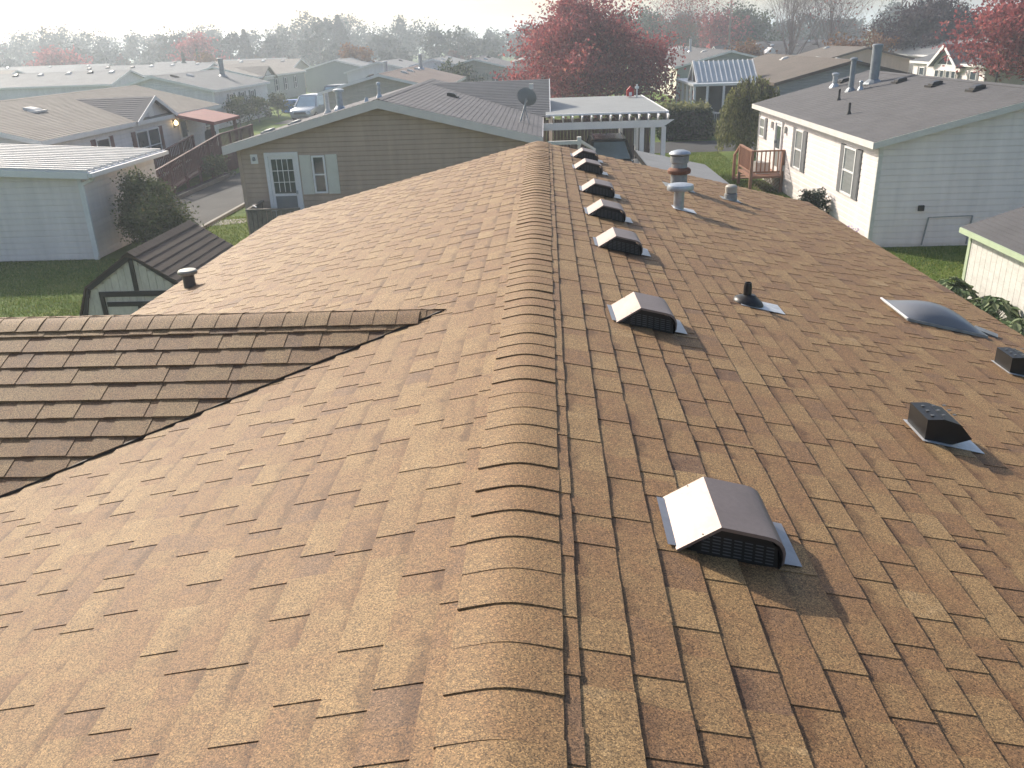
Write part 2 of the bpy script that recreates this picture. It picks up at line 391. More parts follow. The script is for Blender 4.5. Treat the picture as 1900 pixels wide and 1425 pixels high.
# ridge caps
CAPH = .165
def cap_mesh(p, hw, L, tint, seed, ls=1.):
    rr = random.Random(seed); mb = MB(); N = 12; at = []; cw = []
    for row in range(3):
        y = (0, L * .45, L)[row]; lift = ls * (.0080, .0062, .0030)[row] + rr.gauss(0, .0006)
        for lay_ in (0, 1):
            for i in range(N + 1):
                x = -hw + 2 * hw * i / N
                z = -p * (math.sqrt(x * x + .06 ** 2) - .006) + lift - (.0055 if lay_ else 0)
                mb.v.append((x + rr.gauss(0, .0006), y, z)); at.append(tint); cw.append(1.)
    W_ = N + 1
    def q(r, l, i): return r * 2 * W_ + l * W_ + i
    for r in range(2):
        for i in range(N): mb.f.append((q(r, 0, i), q(r, 0, i + 1), q(r + 1, 0, i + 1), q(r + 1, 0, i)))
        mb.f.append((q(r, 1, 0), q(r, 0, 0), q(r + 1, 0, 0), q(r + 1, 1, 0))); mb.f.append((q(r, 0, N), q(r, 1, N), q(r + 1, 1, N), q(r + 1, 0, N)))
    for i in range(N): mb.f.append((q(0, 1, i), q(0, 1, i + 1), q(0, 0, i + 1), q(0, 0, i)))
    me = bpy.data.meshes.new('ridge_cap'); me.from_pydata(mb.v, [], mb.f); me.materials.append(M_CAP)
    me.polygons.foreach_set('use_smooth', [True] * len(me.polygons)); me.set_sharp_from_angle(angle=math.radians(40))
    for k, arr in (('tint', at), ('cw', cw), ('band', [.02] * len(at))):
        a = me.attributes.new(k, 'FLOAT', 'POINT'); a.data.foreach_set('value', np.asarray(arr, dtype=np.float32))
    me.update(); return me
caps = [cap_mesh(T, .150, .19, .50 + .02 * k, k) for k in range(8)]
y = YB; k = 0; last = -1
while y < YF - .1:
    v = random.choice([i for i in range(8) if i != last]); last = v
    o = bpy.data.objects.new('ridge_cap', caps[v]); link(o, house); o.location = (.008 + random.gauss(0, .0028), y, ZR + .010); o.rotation_euler = (random.gauss(0, .008), random.gauss(0, .004), random.gauss(0, .012))
    y += .1665 + random.gauss(0, .0045)
gcaps = [cap_mesh(GP, .150, .165, .42 + .04 * k, 50 + k, .72) for k in range(6)]
x = GX0 + .25
while x < -.60:
    o = bpy.data.objects.new('ridge_cap', random.choice(gcaps)); link(o, house); o.location = (x, GY, GZ + .040); o.rotation_euler = (0, 0, math.pi / 2 + random.gauss(0, .008))
    x += .145

# ---- roof fittings of that house
def roofz(x): return ZR - T * abs(x)
FIT = V((0, 0, .008))
def box_vent_master():
    # profile across the slope (x down-slope from the upper edge, z above the roof plane); width along y
    prof = [(0, .008), (.145, .130), (.30, .130), (.325, .127), (.345, .117), (.358, .100), (.364, .080), (.362, .040)]
    Wd = .345; mb = MB()
    def pt(x, z, y): return (x, y, z - T * x)
    n = len(prof); t = .006
    for yy in (0, Wd): mb.v += [pt(x, z, yy) for x, z in prof]
    for i in range(n - 1): mb.f.append((i, i + 1, n + i + 1, n + i))
    # folded lip round both open sides
    for yy, s in ((0, 1), (Wd, -1)):
        b = len(mb.v)
        inn = [(x * .965 + .006, max(.002, z - .013)) for x, z in prof]
        mb.v += [pt(x, z, yy) for x, z in prof] + [pt(x, z, yy) for x, z in inn] + [pt(x, z, yy + s * .012) for x, z in inn]
        for i in range(n - 1):
            mb.f.append((b + i, b + n + i, b + n + i + 1, b + i + 1) if s > 0 else (b + i, b + i + 1, b + n + i + 1, b + n + i))
            mb.f.append((b + n + i, b + 2 * n + i, b + 2 * n + i + 1, b + n + i + 1))
    hood = mb.build('box_vent', M_BRONZE, house); smooth_by_angle(hood, 28)
    # louvred sides, dark with rows of slots
    g = MB()
    for yy, s in ((.014, 1), (Wd - .014, -1)):
        g.add([pt(.035, .004, yy), pt(.345, .004, yy), pt(.340, .085, yy), pt(.30, .112, yy), pt(.15, .112, yy)], [(0, 1, 2, 3, 4) if s > 0 else (4, 3, 2, 1, 0)])
    g.add([pt(.362, .04, .004), pt(.362, .04, Wd - .004), pt(.345, .004, Wd - .004), pt(.345, .004, .004)], [(0, 1, 2, 3)])
    link_part(g, 'grille', M_BLACK, hood)
    s_ = MB()
    for r in range(6):
        z = .018 + r * .0125
        for c in range(7):
            xa = .085 + c * .036; 
            if z > .10 - max(0, (.10 - xa)) * .6: continue
            for yy in (.0105, Wd - .0105):
                s_.add([pt(xa, z, yy), pt(xa + .027, z, yy), pt(xa + .027, z + .0045, yy), pt(xa, z + .0045, yy)], [(0, 1, 2, 3)])
    tag(link_part(s_, 'louvre', M_SLOT, hood), kind='stuff')
    f = MB()
    f.add([pt(-.025, .0115, .02), pt(.44, .0115, .05), pt(.44, .0115, Wd - .02), pt(-.025, .0115, Wd - .01)], [(0, 1, 2, 3)])
    fl = link_part(f, 'flange', mat('flange_metal', (.30, .30, .32), .35, .15, 12, metal=.6), hood)
    return hood
def link_part(mb, name, m, parent):
    me = bpy.data.meshes.new(name); me.from_pydata(mb.v, [], mb.f); me.materials.append(m); me.update()
    o = bpy.data.objects.new(name, me); C.objects.link(o); o.parent = parent; return o
bv = box_vent_master()
vy = [(.545, 2.375), (.535, 4.78), (.54, 6.74), (.52, 8.06), (.515, 9.38), (.49, 11.06), (.50, 12.25)]
vl = ['nearest bronze box vent beside the ridge', 'second bronze box vent from the camera', 'third bronze box vent from the camera', 'fourth bronze box vent from the camera', 'fifth bronze box vent from the camera', 'sixth bronze box vent from the camera', 'farthest bronze box vent at the end of the ridge']
for i, (x, y) in enumerate(vy):
    o = bv if i == 0 else dup(bv, (0, 0, 0), house)
    o.location = (x, y, roofz(x) + .004); o['label'] = vl[i]; o.rotation_euler = (0, 0, 0 if i == 0 else random.gauss(0, .015))
def fitting(name, label, mbmats):
    first = None
    for nm, mb, m, sm in mbmats:
        o = mb.build(nm if first else name, m, first or house)
        if first and False: pass
        if sm: smooth_by_angle(o, 40)
        if first is None: first = o; o['label'] = label
    return first
def flash(x, y, hx, hy, lift=.011):
    return MB().prism([(x - hx, y - hy, roofz(x - hx) + lift), (x + hx, y - hy, roofz(x + hx) + lift), (x + hx, y + hy, roofz(x + hx) + lift), (x - hx, y + hy, roofz(x - hx) + lift)], (0, 0, .003))
# black plumbing boot
x, y = 1.60, 5.98; z = roofz(x)
nrm = V((T * CS, 0, CS))
fitting('plumbing_vent', 'black rubber pipe boot on metal flashing', [
    ('', MB().lathe((x, y, z), [(.115, .008), (.112, .022), (.095, .040), (.062, .058), (.040, .070), (.036, .078)], 20, nrm), M_BLACK, True),
    ('pipe', MB().lathe((x - .008, y, z + .05), [(.030, 0), (.030, .085), (.024, .115), (.020, .115), (.020, .02)], 14), M_BLACK, True),
    ('flashing', flash(x + .09, y, .16, .115), M_FLASH, False)])
# domed skylight
def skylight():
    x0, x1, y0, y1 = 3.04, 3.68, 6.55, 7.08
    fr = MB(); N = 12
    fr.prism([(x0 - .012, y0 - .012, roofz(x0 - .012) + .012), (x1 + .012, y0 - .012, roofz(x1 + .012) + .012), (x1 + .012, y1 + .012, roofz(x1 + .012) + .012), (x0 - .012, y1 + .012, roofz(x0 - .012) + .012)], (0, 0, .022))
    o = fr.build('skylight', M_GALV2, house); o['label'] = 'domed smoke-grey acrylic skylight near the eave'
    d = MB()
    for i in range(N + 1):
        for j in range(N + 1):
            u, w = i / N, j / N; x = x0 + (x1 - x0) * u; y = y0 + (y1 - y0) * w
            h = .108 * (max(0, math.sin(math.pi * u)) ** .8) * (max(0, math.sin(math.pi * w)) ** .62)
            d.v.append((x, y, roofz(x) + .036 + h))
    for i in range(N):
        for j in range(N): a = i * (N + 1) + j; d.f.append((a, a + N + 1, a + N + 2, a + 1))
    m, t, b = newmat('acrylic_dome'); b.inputs['Base Color'].default_value = (.15, .15, .155, 1); b.inputs['Roughness'].default_value = .36; b.inputs['Specular IOR Level'].default_value = .6; b.inputs['Coat Weight'].default_value = .3
    d.build('dome', m, o, smooth=True)
    MB().bar((x0 - .02, y0 - .025, roofz(x0) + .040), (x0 - .02, y1 + .02, roofz(x0) + .040), .014, .010).build('retainer', M_WHITE, o)
    MB().bar((x1 + .0, y0 + .2, roofz(x1) + .034), (x1 + .16, y0 + .12, roofz(x1 + .16) + .02), .09, .012).build('flashing', M_GALV2, o)
skylight()
# square black exhaust hoods
def exhaust(x, y, label):
    a = MB(); p = [(-.085, .015), (-.085, .125), (.0, .145), (.085, .135), (.155, .070), (.06, .018)]
    a.prism([(x + u, y - .11, roofz(x + u) + w) for u, w in p], (0, .22, 0))
    o = a.build('exhaust_hood', M_BLACK, house); o['label'] = label
    r = MB()
    for i in range(3):
        for j in range(3): r.box(x - .05 + .055 * i, x - .035 + .055 * i, y - .07 + .06 * j, y - .055 + .06 * j, roofz(x) + .148, roofz(x) + .151)
    tag(r.build('rivet', M_SLOT, o), kind='stuff')
    flash(x + .06, y, .16, .13, .0115).build('flashing', M_FLASH, o)
exhaust(2.13, 4.02, 'square black exhaust hood halfway down the slope')
exhaust(3.47, 5.72, 'square black exhaust hood cut by the frame edge')
# furnace stack with rusty collar
x, y = 1.91, 11.55; z = roofz(x)
fitting('furnace_stack', 'tall grey furnace stack with rusty collar and domed cap', [
    ('', MB().lathe((x, y, z - .02), [(.112, 0), (.112, .20), (.105, .30), (.100, .42)], 16), M_GALV2, True),
    ('collar', MB().lathe((x, y, z + .19), [(.12, 0), (.152, .01), (.158, .05), (.14, .075), (.11, .085)], 16), M_RUST, True),
    ('band', MB().lathe((x, y, z + .335), [(.105, 0), (.125, .01), (.125, .095), (.105, .10)], 16), M_GALV2, True),
    ('cap', MB().lathe((x, y, z + .44), [(.06, 0), (.145, .005), (.148, .02), (.12, .045), (.06, .062), (.01, .068)], 16), M_GALV, True),
    ('flashing', flash(x, y, .2, .2), M_GALV2, False)])
x, y = 1.64, 9.72; z = roofz(x)
fitting('bath_vent', 'galvanised pipe vent with wide flat rain cap', [
    ('', MB().lathe((x, y, z - .02), [(.058, 0), (.06, .10), (.06, .26)], 14), M_GALV, True),
    ('cap', MB().lathe((x + .01, y, z + .215), [(.10, 0), (.15, .005), (.155, .03), (.145, .065), (.09, .078), (.02, .082)], 16), M_GALV, True),
    ('flashing', flash(x + .06, y, .13, .11), M_FLASH, False)])
x, y = 2.61, 11.5; z = roofz(x)
fitting('water_heater_vent', 'short grey metal vent with banded cylinder top', [
    ('', MB().lathe((x, y, z - .02), [(.085, 0), (.085, .11), (.06, .12)], 14), M_GALV2, True),
    ('cap', MB().lathe((x, y, z + .10), [(.05, 0), (.078, .005), (.08, .085), (.06, .105), (.02, .112)], 14), M_BEIGE, True),
    ('flashing', flash(x, y, .13, .13), M_GALV2, False)])
x, y = -3.86, 8.84; z = roofz(x)
fitting('eave_vent_pipe', 'dark squat vent pipe with round cap near the eave', [
    ('', MB().lathe((x, y, z - .02), [(.066, 0), (.062, .20)], 16), mat('dark_grey_metal', (.085, .085, .082), .5, .2, 9), True),
    ('cap', MB().lathe((x, y, z + .148), [(.06, 0), (.095, .004), (.105, .012), (.105, .038), (.092, .052), (.02, .058)], 18), mat('pale_cap', (.26, .27, .25), .45, .25, 20, metal=.4), True)])

# ------------------------------------------------------------------ neighbouring homes
AX = {'S': ((1, 0, 0), (0, -1, 0)), 'N': ((1, 0, 0), (0, 1, 0)), 'W': ((0, 1, 0), (-1, 0, 0)), 'E': ((0, 1, 0), (1, 0, 0))}
def siding(parent, o, t, n, prof, z0, z1, h, m, joined=False, name='siding_board'):
    o, t, n = V(o), V(t), V(n); up = V((0, 0, 1)); z = z0; J = MB()
    while z < z1 - .01:
        zb = min(z + h, z1); a0, a1 = prof(z); b0, b1 = prof(zb)
        def P(s, d, zz): return o + t * s + n * d + up * zz
        mb = J if joined else MB()
        zc = z + (zb - z) * .78; c0, c1 = prof(zc)
        mb.add([P(a0, 0, z), P(a1, 0, z), P(a1, .030, z), P(a0, .030, z), P(c1, .024, zc), P(c0, .024, zc), P(b1, .003, zb), P(b0, .003, zb), P(c1, 0, zc), P(c0, 0, zc)],
               [(0, 1, 2, 3), (3, 2, 4, 5), (5, 4, 6, 7), (0, 3, 5, 9), (1, 8, 4, 2), (9, 5, 7), (8, 6, 4)])
        if not joined: mb.build(name, m, parent)
        z = zb
    if joined: J.build('siding', m, parent)
def window(parent, o, side, s, w, z0, z1, shut=None, sw=.32, double=False, grid=0, trim=M_WHITE, name='window', glass=None):
    t, n = AX[side]; f = MB(); a, b = s - w / 2, s + w / 2; k = .055
    f.ob(o, t, n, a, b, 0, .075, z0, z0 + k); f.ob(o, t, n, a, b, 0, .075, z1 - k, z1)
    f.ob(o, t, n, a, a + k, 0, .075, z0 + k, z1 - k); f.ob(o, t, n, b - k, b, 0, .075, z0 + k, z1 - k)
    f.ob(o, t, n, a + k, b - k, 0, .068, (z0 + z1) / 2 - .022, (z0 + z1) / 2 + .022)
    if double: f.ob(o, t, n, s - .06, s + .06, 0, .072, z0 + k, z1 - k)
    for g in range(1, grid + 1):
        q = a + (b - a) * g / (grid + 1); f.ob(o, t, n, q - .012, q + .012, 0, .062, z0 + k, z1 - k)
    fr = f.build(name, trim, parent)
    zm = (z0 + z1) / 2
    cols = [(a + k, s - .06), (s + .06, b - k)] if double else [(a + k, b - k)]
    for c0, c1 in cols:
        for q0, q1 in ((z0 + k, zm - .022), (zm + .022, z1 - k)):
            MB().ob(o, t, n, c0, c1, 0, .046, q0, q1).build('pane', glass or M_GLASS, fr)
    if shut:
        for c in (a - sw - .02, b + .02):
            g = MB().ob(o, t, n, c, c + sw, .0, .058, z0 - .02, z1 + .02)
            so = g.build('shutter', shut, parent)
            p = MB(); h = (z1 - z0) / 2
            for q in (z0 + .06, z0 + h + .04):
                p.ob(o, t, n, c + .045, c + sw - .045, 0, .066, q, q + h - .10)
            p.build('shutter_panel', shut, so)
    return fr
def door(parent, o, side, s, w, z0, z1, m=M_WHITE, grid=False):
    t, n = AX[side]; a, b = s - w / 2, s + w / 2; k = .10
    f = MB(); f.ob(o, t, n, a, a + k, 0, .09, z0, z1); f.ob(o, t, n, b - k, b, 0, .09, z0, z1); f.ob(o, t, n, a + k, b - k, 0, .09, z1 - k, z1)
    fr = f.build('door_frame', M_WHITE, parent)
    d = MB().ob(o, t, n, a + k, b - k, 0, .045, z0, z1 - k).build('door', m, parent)
    zm = z0 + (z1 - z0) * .45
    MB().ob(o, t, n, a + k + .08, b - k - .08, 0.02, .052, zm, z1 - k - .1).build('pane', M_GLASS, d)
    MB().ob(o, t, n, a + k + .08, b - k - .08, 0.02, .051, z0 + .15, zm - .08).build('lower_pane', mat('screen_grey', (.20, .21, .21), .4, .1), d)
    if grid:
        g = MB()
        for i in range(1, 4): q = a + k + .08 + (w - 2 * k - .16) * i / 4; g.ob(o, t, n, q - .01, q + .01, .05, .058, zm + .04, z1 - k - .1)
        for i in range(1, 3): q = zm + (z1 - k - .1 - zm) * i / 3; g.ob(o, t, n, a + k + .08, b - k - .08, .05, .057, q - .01, q + .01)
        g.build('muntin', M_WHITE, d)
    MB().ob(o, t, n, b - k - .07, b - k - .03, .04, .11, z0 + .95, z0 + 1.05).build('handle', M_GALV, d)
def home(name, label, x0, x1, y0, y1, eave, wall, roof, axis='Y', p=.25, ov=.28, boards=(), bh=.165, course=.145, fascia=M_WHITE, group=None, z0=0., cat='house', step=.007, fw=.17):
    """manufactured home with a gable roof; walls at x0..x1, y0..y1; eave = height of the roof edge"""
    R = thing(name, label, cat, ((x0 + x1) / 2, (y0 + y1) / 2, 0), group)
    R['_'] = 0; del R['_']
    if axis == 'Y': c = (x0 + x1) / 2; half = (x1 - x0) / 2; u0, u1 = y0 - ov, y1 + ov; mp = lambda u, v, z: (c + v, u, z)
    else: c = (y0 + y1) / 2; half = (y1 - y0) / 2; u0, u1 = x0 - ov, x1 + ov; mp = lambda u, v, z: (u, c + v, z)
    hw = half + ov; zr = eave + p * hw; zt = zr - p * half - .05
    # walls
    if axis == 'Y': poly = [(x0, y0, z0), (x1, y0, z0), (x1, y0, zt), (c, y0, zr - .06), (x0, y0, zt)]; ext = (0, y1 - y0, 0)
    else: poly = [(x0, y0, z0), (x0, y1, z0), (x0, y1, zt), (x0, c, zr - .06), (x0, y0, zt)]; ext = (x1 - x0, 0, 0)
    MB().prism(poly, ext).build('wall', wall, R)
    for sd in boards:
        side, joined = sd[0], len(sd) > 1
        t, n = AX[side]; o = {'S': (0, y0, 0), 'N': (0, y1, 0), 'W': (x0, 0, 0), 'E': (x1, 0, 0)}[side]
        gable = (axis == 'Y') == (side in 'SN')
        l0, l1 = (x0, x1) if side in 'SN' else (y0, y1)
        if gable:
            mid = (l0 + l1) / 2
            prof = lambda z, l0=l0, l1=l1, mid=mid: (l0, l1) if z <= zt else (mid - max(0., (zr - .06 - z) / p), mid + max(0., (zr - .06 - z) / p))
            siding(R, o, t, n, prof, z0 + .08, zr - .08, bh, wall, joined)
        else: siding(R, o, t, n, lambda z, l0=l0, l1=l1: (l0, l1), z0 + .08, zt - .02, bh, wall, joined)
        cp = MB()
        e = .052 if side in 'SN' else .046
        for l in (l0, l1): cp.ob(o, t, n, l - e, l + e, .0, e, z0 + .05, zt - .02)
        cp.each('corner_post', fascia if wall in (M_VINYL, M_VINYL2) else wall, R)
    # roof
    cs = 1 / math.sqrt(1 + p * p)
    for s in (-1, 1):
        mb = MB(); L = hw / cs; nn = max(1, int(L / course)) if course else 1
        for k in range(nn):
            wa, wb = L * k / nn * cs, L * (k + 1) / nn * cs
            za, zb = zr - p * wa, zr - p * wb + (step if course else 0)
            mb.add([mp(u0, s * wa, za), mp(u1, s * wa, za), mp(u1, s * wb, zb), mp(u0, s * wb, zb)], [(0, 1, 2, 3) if (s > 0) == (axis == 'X') else (3, 2, 1, 0)])
            mb.add([mp(u0, s * wb, zb), mp(u1, s * wb, zb), mp(u1, s * wb, zr - p * wb - .01), mp(u0, s * wb, zr - p * wb - .01)], [(0, 1, 2, 3)])
        mb.prism([mp(u0 + .005, 0, zr - .012), mp(u0 + .005, s * (hw - .01), eave - .010), mp(u0 + .005, s * (hw - .01), eave - .10), mp(u0 + .005, 0, zr - .10)], V(mp(u1 - .005, 0, 0)) - V(mp(u0 + .005, 0, 0)))
        mb.build('roof_slope', roof, R)
    mb = MB()
    for s in (-1, 1): mb.add([mp(u0, 0, zr + .022), mp(u1, 0, zr + .022), mp(u1, s * .15, zr - p * .15 + .014), mp(u0, s * .15, zr - p * .15 + .014)], [(0, 1, 2, 3)])
    mb.build('ridge_cap', roof, R)
    mb = MB()
    for uu, e in ((u0 - .022, .02), (u1 + .002, .02)):
        dv = V(mp(e, 0, 0)) - V(mp(0, 0, 0))
        for s in (-1, 1):
            mb.prism([mp(uu, 0, zr - .004), mp(uu, s * (hw + .01), eave - .004), mp(uu, s * (hw + .01), eave - fw), mp(uu, 0, zr - fw)], dv)
    mb.each('rake_fascia', fascia, R)
    mb = MB()
    for s in (-1, 1):
        mb.prism([mp(u0, s * (hw + .002), eave - .006), mp(u0, s * (hw + .032), eave - .006), mp(u0, s * (hw + .032), eave - fw), mp(u0, s * (hw + .002), eave - fw)], V(mp(u1, 0, 0)) - V(mp(u0, 0, 0)))
    mb.each('eave_fascia', fascia, R)
    so = MB()
    for s in (-1, 1):
        so.prism([mp(u0 + .02, s * half * .99, zt - .03), mp(u0 + .02, s * hw, eave - .12), mp(u0 + .02, s * hw, eave - .135), mp(u0 + .02, s * half * .99, zt - .045)], V(mp(u1 - .02, 0, 0)) - V(mp(u0 + .02, 0, 0)))
    so.each('soffit', fascia, R)
    R_INFO[R.name] = (lambda x, y: zr - p * abs((x if axis == 'Y' else y) - c))
    return R
R_INFO = {}
def pipe(R, x, y, h, r, m=M_GALV, cap=1.6, name='vent_pipe'):
    z = R_INFO[R.name](x, y)
    o = MB().lathe((x, y, z - .05), [(r * 1.0, 0), (r, .05 + h)], 12).build(name, m, R); smooth_by_angle(o)
    if cap: c = MB().lathe((x, y, z + h), [(r * .7, 0), (r * cap, .01), (r * cap, .07), (r * .9, .10), (.01, .11)], 12).build('cap', m, o); smooth_by_angle(c)
    MB().lathe((x, y, z - .04), [(r * 2.2, 0), (r * 1.9, .06), (r * 1.05, .16)], 12).build('boot', m, o)
    return o
def roof_vent(R, x, y, m=M_BLACK, sx=.32, sy=.34, h=.13):
    z = R_INFO[R.name](x, y); mb = MB()
    b = [(-sx / 2, -sy / 2), (sx / 2, -sy / 2), (sx / 2, sy / 2), (-sx / 2, sy / 2)]
    zz = lambda a, q: R_INFO[R.name](x + a, y + q)
    mb.add([(x + a, y + q, zz(a, q) - .01) for a, q in b] + [(x + a * .95, y + q * .95, zz(a, q) + h * .75) for a, q in b] + [(x + a * .55, y + q * .7, zz(a * .5, q) + h) for a, q in b],
           [(0, 1, 5, 4), (1, 2, 6, 5), (2, 3, 7, 6), (3, 0, 4, 7), (4, 5, 9, 8), (5, 6, 10, 9), (6, 7, 11, 10), (7, 4, 8, 11), (8, 9, 10, 11)])
    o = mb.build('roof_vent', m, R)
    MB().box(x - sx * .7, x + sx * .7, y - sy * .7, y + sy * .7, z - .06, z + .012).build('flange', m, o)

# -- taupe gable home straight ahead
H = home('taupe_house', 'taupe vinyl-sided house with white door and cream shutters, straight ahead beyond the ridge', -8.95, -.35, 25, 37, 2.86, M_TAUPE, M_RV, boards='S', bh=.14, fascia=mat('grey_white_trim', (.68, .62, .59), .55, .05), ov=.34, fw=.24)
o = (0, 25, 0)
door(H, o, 'S', -7.70, 1.0, .45, 2.62, M_WHITE, True)
window(H, o, 'S', -6.61, .40, 1.40, 2.50, M_SHUTC, .34)
MB().ob(o, (1, 0, 0), (0, -1, 0), -8.62, -8.41, .01, .05, 2.31, 2.58).build('light_plate', M_WHITE, H)
MB().lathe((-8.515, 24.93, 2.40), [(.04, 0), (.05, .03), (.035, .10), (.02, .11)], 10).build('porch_light', M_GALV2, H)
pipe(H, -6.72, 27.2, .62, .07, M_OLDWHITE, 0); pipe(H, -6.30, 27.1, .52, .10, M_GALV, 1.7); pipe(H, -5.35, 26.6, .14, .04, M_GALV, 0); pipe(H, -5.0, 26.9, .35, .05, M_GALV, 1.2); 
roof_vent(H, -8.35, 26.2, M_GALV2, .3, .3, .09); roof_vent(H, -7.9, 27.6, M_GALV2, .3, .3, .09); roof_vent(H, -3.2, 31, M_BLACK)
# cross gable behind on its east side
mb = MB(); gy, gz, gp = 34.5, 3.98, .33
for k in range(24):
    a, b = 3.5 * k / 24, 3.5 * (k + 1) / 24
    for s in (-1, 1):
        za, zb = gz - gp * a, gz - gp * b + .012
        xa, xb = -4.65 + 4 * (4.02 - gz) + gp * 4 * a, -4.65 + 4 * (4.02 - gz) + gp * 4 * b
        mb.add([(xa, gy + s * a, za), (.25, gy + s * a, za), (.25, gy + s * b, zb), (xb, gy + s * b, zb)], [(0, 1, 2, 3)])
        mb.add([(xb, gy + s * b, zb), (.25, gy + s * b, zb), (.25, gy + s * b, zb - .022), (xb, gy + s * b, zb - .022)], [(0, 1, 2, 3)])
mb.build('cross_gable_roof', M_RS, H)
mb = MB().prism([(.10, gy - 3.3, .1), (.10, gy + 3.3, .1), (.10, gy + 3.3, gz - gp * 3.3 - .04), (.10, gy, gz - .04), (.10, gy - 3.3, gz - gp * 3.3 - .04)], (-1.2, 0, 0)); mb.build('cross_gable_wall', M_TAUPE, H)
mb = MB()
for s in (-1, 1): mb.prism([(.25, gy, gz + .02), (.25, gy + s * 3.55, gz - gp * 3.55 + .02), (.25, gy + s * 3.55, gz - gp * 3.55 - .16), (.25, gy, gz - .16)], (.03, 0, 0))
mb.each('cross_gable_fascia', M_WHITE, H)
# satellite dish and white awning frame on that home
d = MB().lathe((-.50, 27.85, 3.72), [(.02, 0), (.14, .010), (.25, .038), (.32, .076), (.305, .076), (.24, .042), (.02, .01)], 20, V((.25, .85, .45))).build('satellite_dish', mat('dish_grey', (.22, .24, .25), .6, .1), H); smooth_by_angle(d, 50)
MB().cyl((-.72, 27.5, 2.98), (-.55, 27.8, 3.5), .028).cyl((-.55, 27.8, 3.5), (-.5, 27.83, 3.72), .03).cyl((-.40, 27.5, 2.9), (-.55, 27.78, 3.45), .014).cyl((-.62, 28.1, 2.95), (-.52, 27.85, 3.5), .014).cyl((-.9, 27.3, 3.02), (-1.05, 27.0, 3.05), .02).build('mast', M_GALV2, d)
MB().cyl((-.5, 27.8, 3.6), (-.35, 28.5, 4.0), .018).box(-.42, -.28, 28.45, 28.6, 3.96, 4.12).build('feed_arm', M_OLDWHITE, d)
a = MB().box(.15, 1.08, 24.9, 25.0, 2.60, 2.70).box(1.0, 1.12, 24.86, 25.04, 2.58, 2.80).bar((1.06, 24.98, 2.70), (1.55, 25.6, 2.34), .06, .08).cyl((1.06, 24.95, 0), (1.06, 24.95, 2.6), .04)
a.build('awning_frame', M_OLDWHITE, H)
# grey wooden landing before the taupe home's door
dk = thing('wooden_landing', 'weathered grey wooden landing with board skirt below the white door', 'porch', (-7.6, 24.2, 0))
MB().box(-8.45, -6.9, 23.5, 24.95, .38, .43).build('platform', M_WOODG, dk)
for i in range(11): MB().box(-8.42 + i * .14, -8.30 + i * .14, 23.46, 23.485, .02, 1.18 + random.uniform(-.01, .01)).build('board', M_WOODG, dk)
MB().box(-8.46, -6.9, 23.43, 23.52, 1.20, 1.25).box(-8.46, -8.38, 23.52, 24.9, 1.20, 1.25).each('rail_cap', M_WOODG, dk)
for i in range(9): MB().box(-8.45, -8.425, 23.55 + i * .15, 23.67 + i * .15, .02, 1.18).build('board', M_WOODG, dk)
MB().bar((-8.38, 23.9, 1.28), (-8.15, 23.5, 1.30), .03, .03).build('handrail', M_WHITE, dk)

# -- white home on the right
H = home('white_house', 'white vinyl-sided house with grey shutters, dark grey roof and galvanised flues', 8.66, 16.9, 22.3, 35.1, 2.76, M_VINYL, M_RG, boards=['S', 'W'], bh=.165, fascia=M_OLDWHITE, course=.143)
o = (8.66, 0, 0)
BL = mat('blind_behind_glass', (.26, .27, .27), .15, .15, 2, spec=.7, fine=.12, bscale=3, stretch=(1, 1, 14))
window(H, o, 'W', 24.32, .95, 1.05, 2.36, M_SHUT, .36, glass=BL); window(H, o, 'W', 29.35, .85, 1.05, 2.33, M_SHUT, .36, glass=BL); window(H, o, 'W', 34.5, .78, 1.55, 2.30, M_SHUT, .26, glass=BL)
door(H, o, 'W', 32.0, 1.0, .62, 2.40, M_WHITE)
for yy in (33.0, 31.1): MB().ob(o, (0, 1, 0), (-1, 0, 0), yy - .06, yy + .06, .02, .12, 2.05, 2.28).build('wall_lamp', M_OLDWHITE, H)
for yy, zz in ((31.0, .75), (27.3, .55), (26.9, .62)): MB().ob(o, (0, 1, 0), (-1, 0, 0), yy - .07, yy + .07, .02, .08, zz, zz + .2).build('outlet_box', M_OLDWHITE, H)
o = (0, 22.3, 0)
MB().ob(o, (1, 0, 0), (0, -1, 0), 9.80, 9.94, .02, .10, .96, 1.10).build('outlet_box', M_BLACK, H)
MB().bar((10.02, 22.24, .05), (10.10, 22.24, .78), .03).bar((11.18, 22.24, .05), (11.22, 22.24, .80), .03).bar((10.1, 22.24, .78), (11.22, 22.24, .80), .018).build('cable_conduit', M_GALV2, H)
pipe(H, 10.95, 33.6, .40, .09, M_GALV, 1.5); pipe(H, 10.85, 31.5, 1.0, .09, M_FLUE, 1.4, 'flue'); pipe(H, 11.05, 31.1, .2, .055, M_GALV, 1.3)
f = pipe(H, 11.75, 31.9, 1.18, .165, M_FLUE, 1.12, 'flue'); pipe(H, 10.05, 30.2, .36, .035, M_BLACK, 0); pipe(H, 9.35, 27.0, .34, .035, M_BLACK, 0)
for xx, yy in ((11.5, 34.2), (12.1, 30.4), (12.15, 27.8), (12.2, 25.2)): roof_vent(H, xx, yy, M_BLACK)
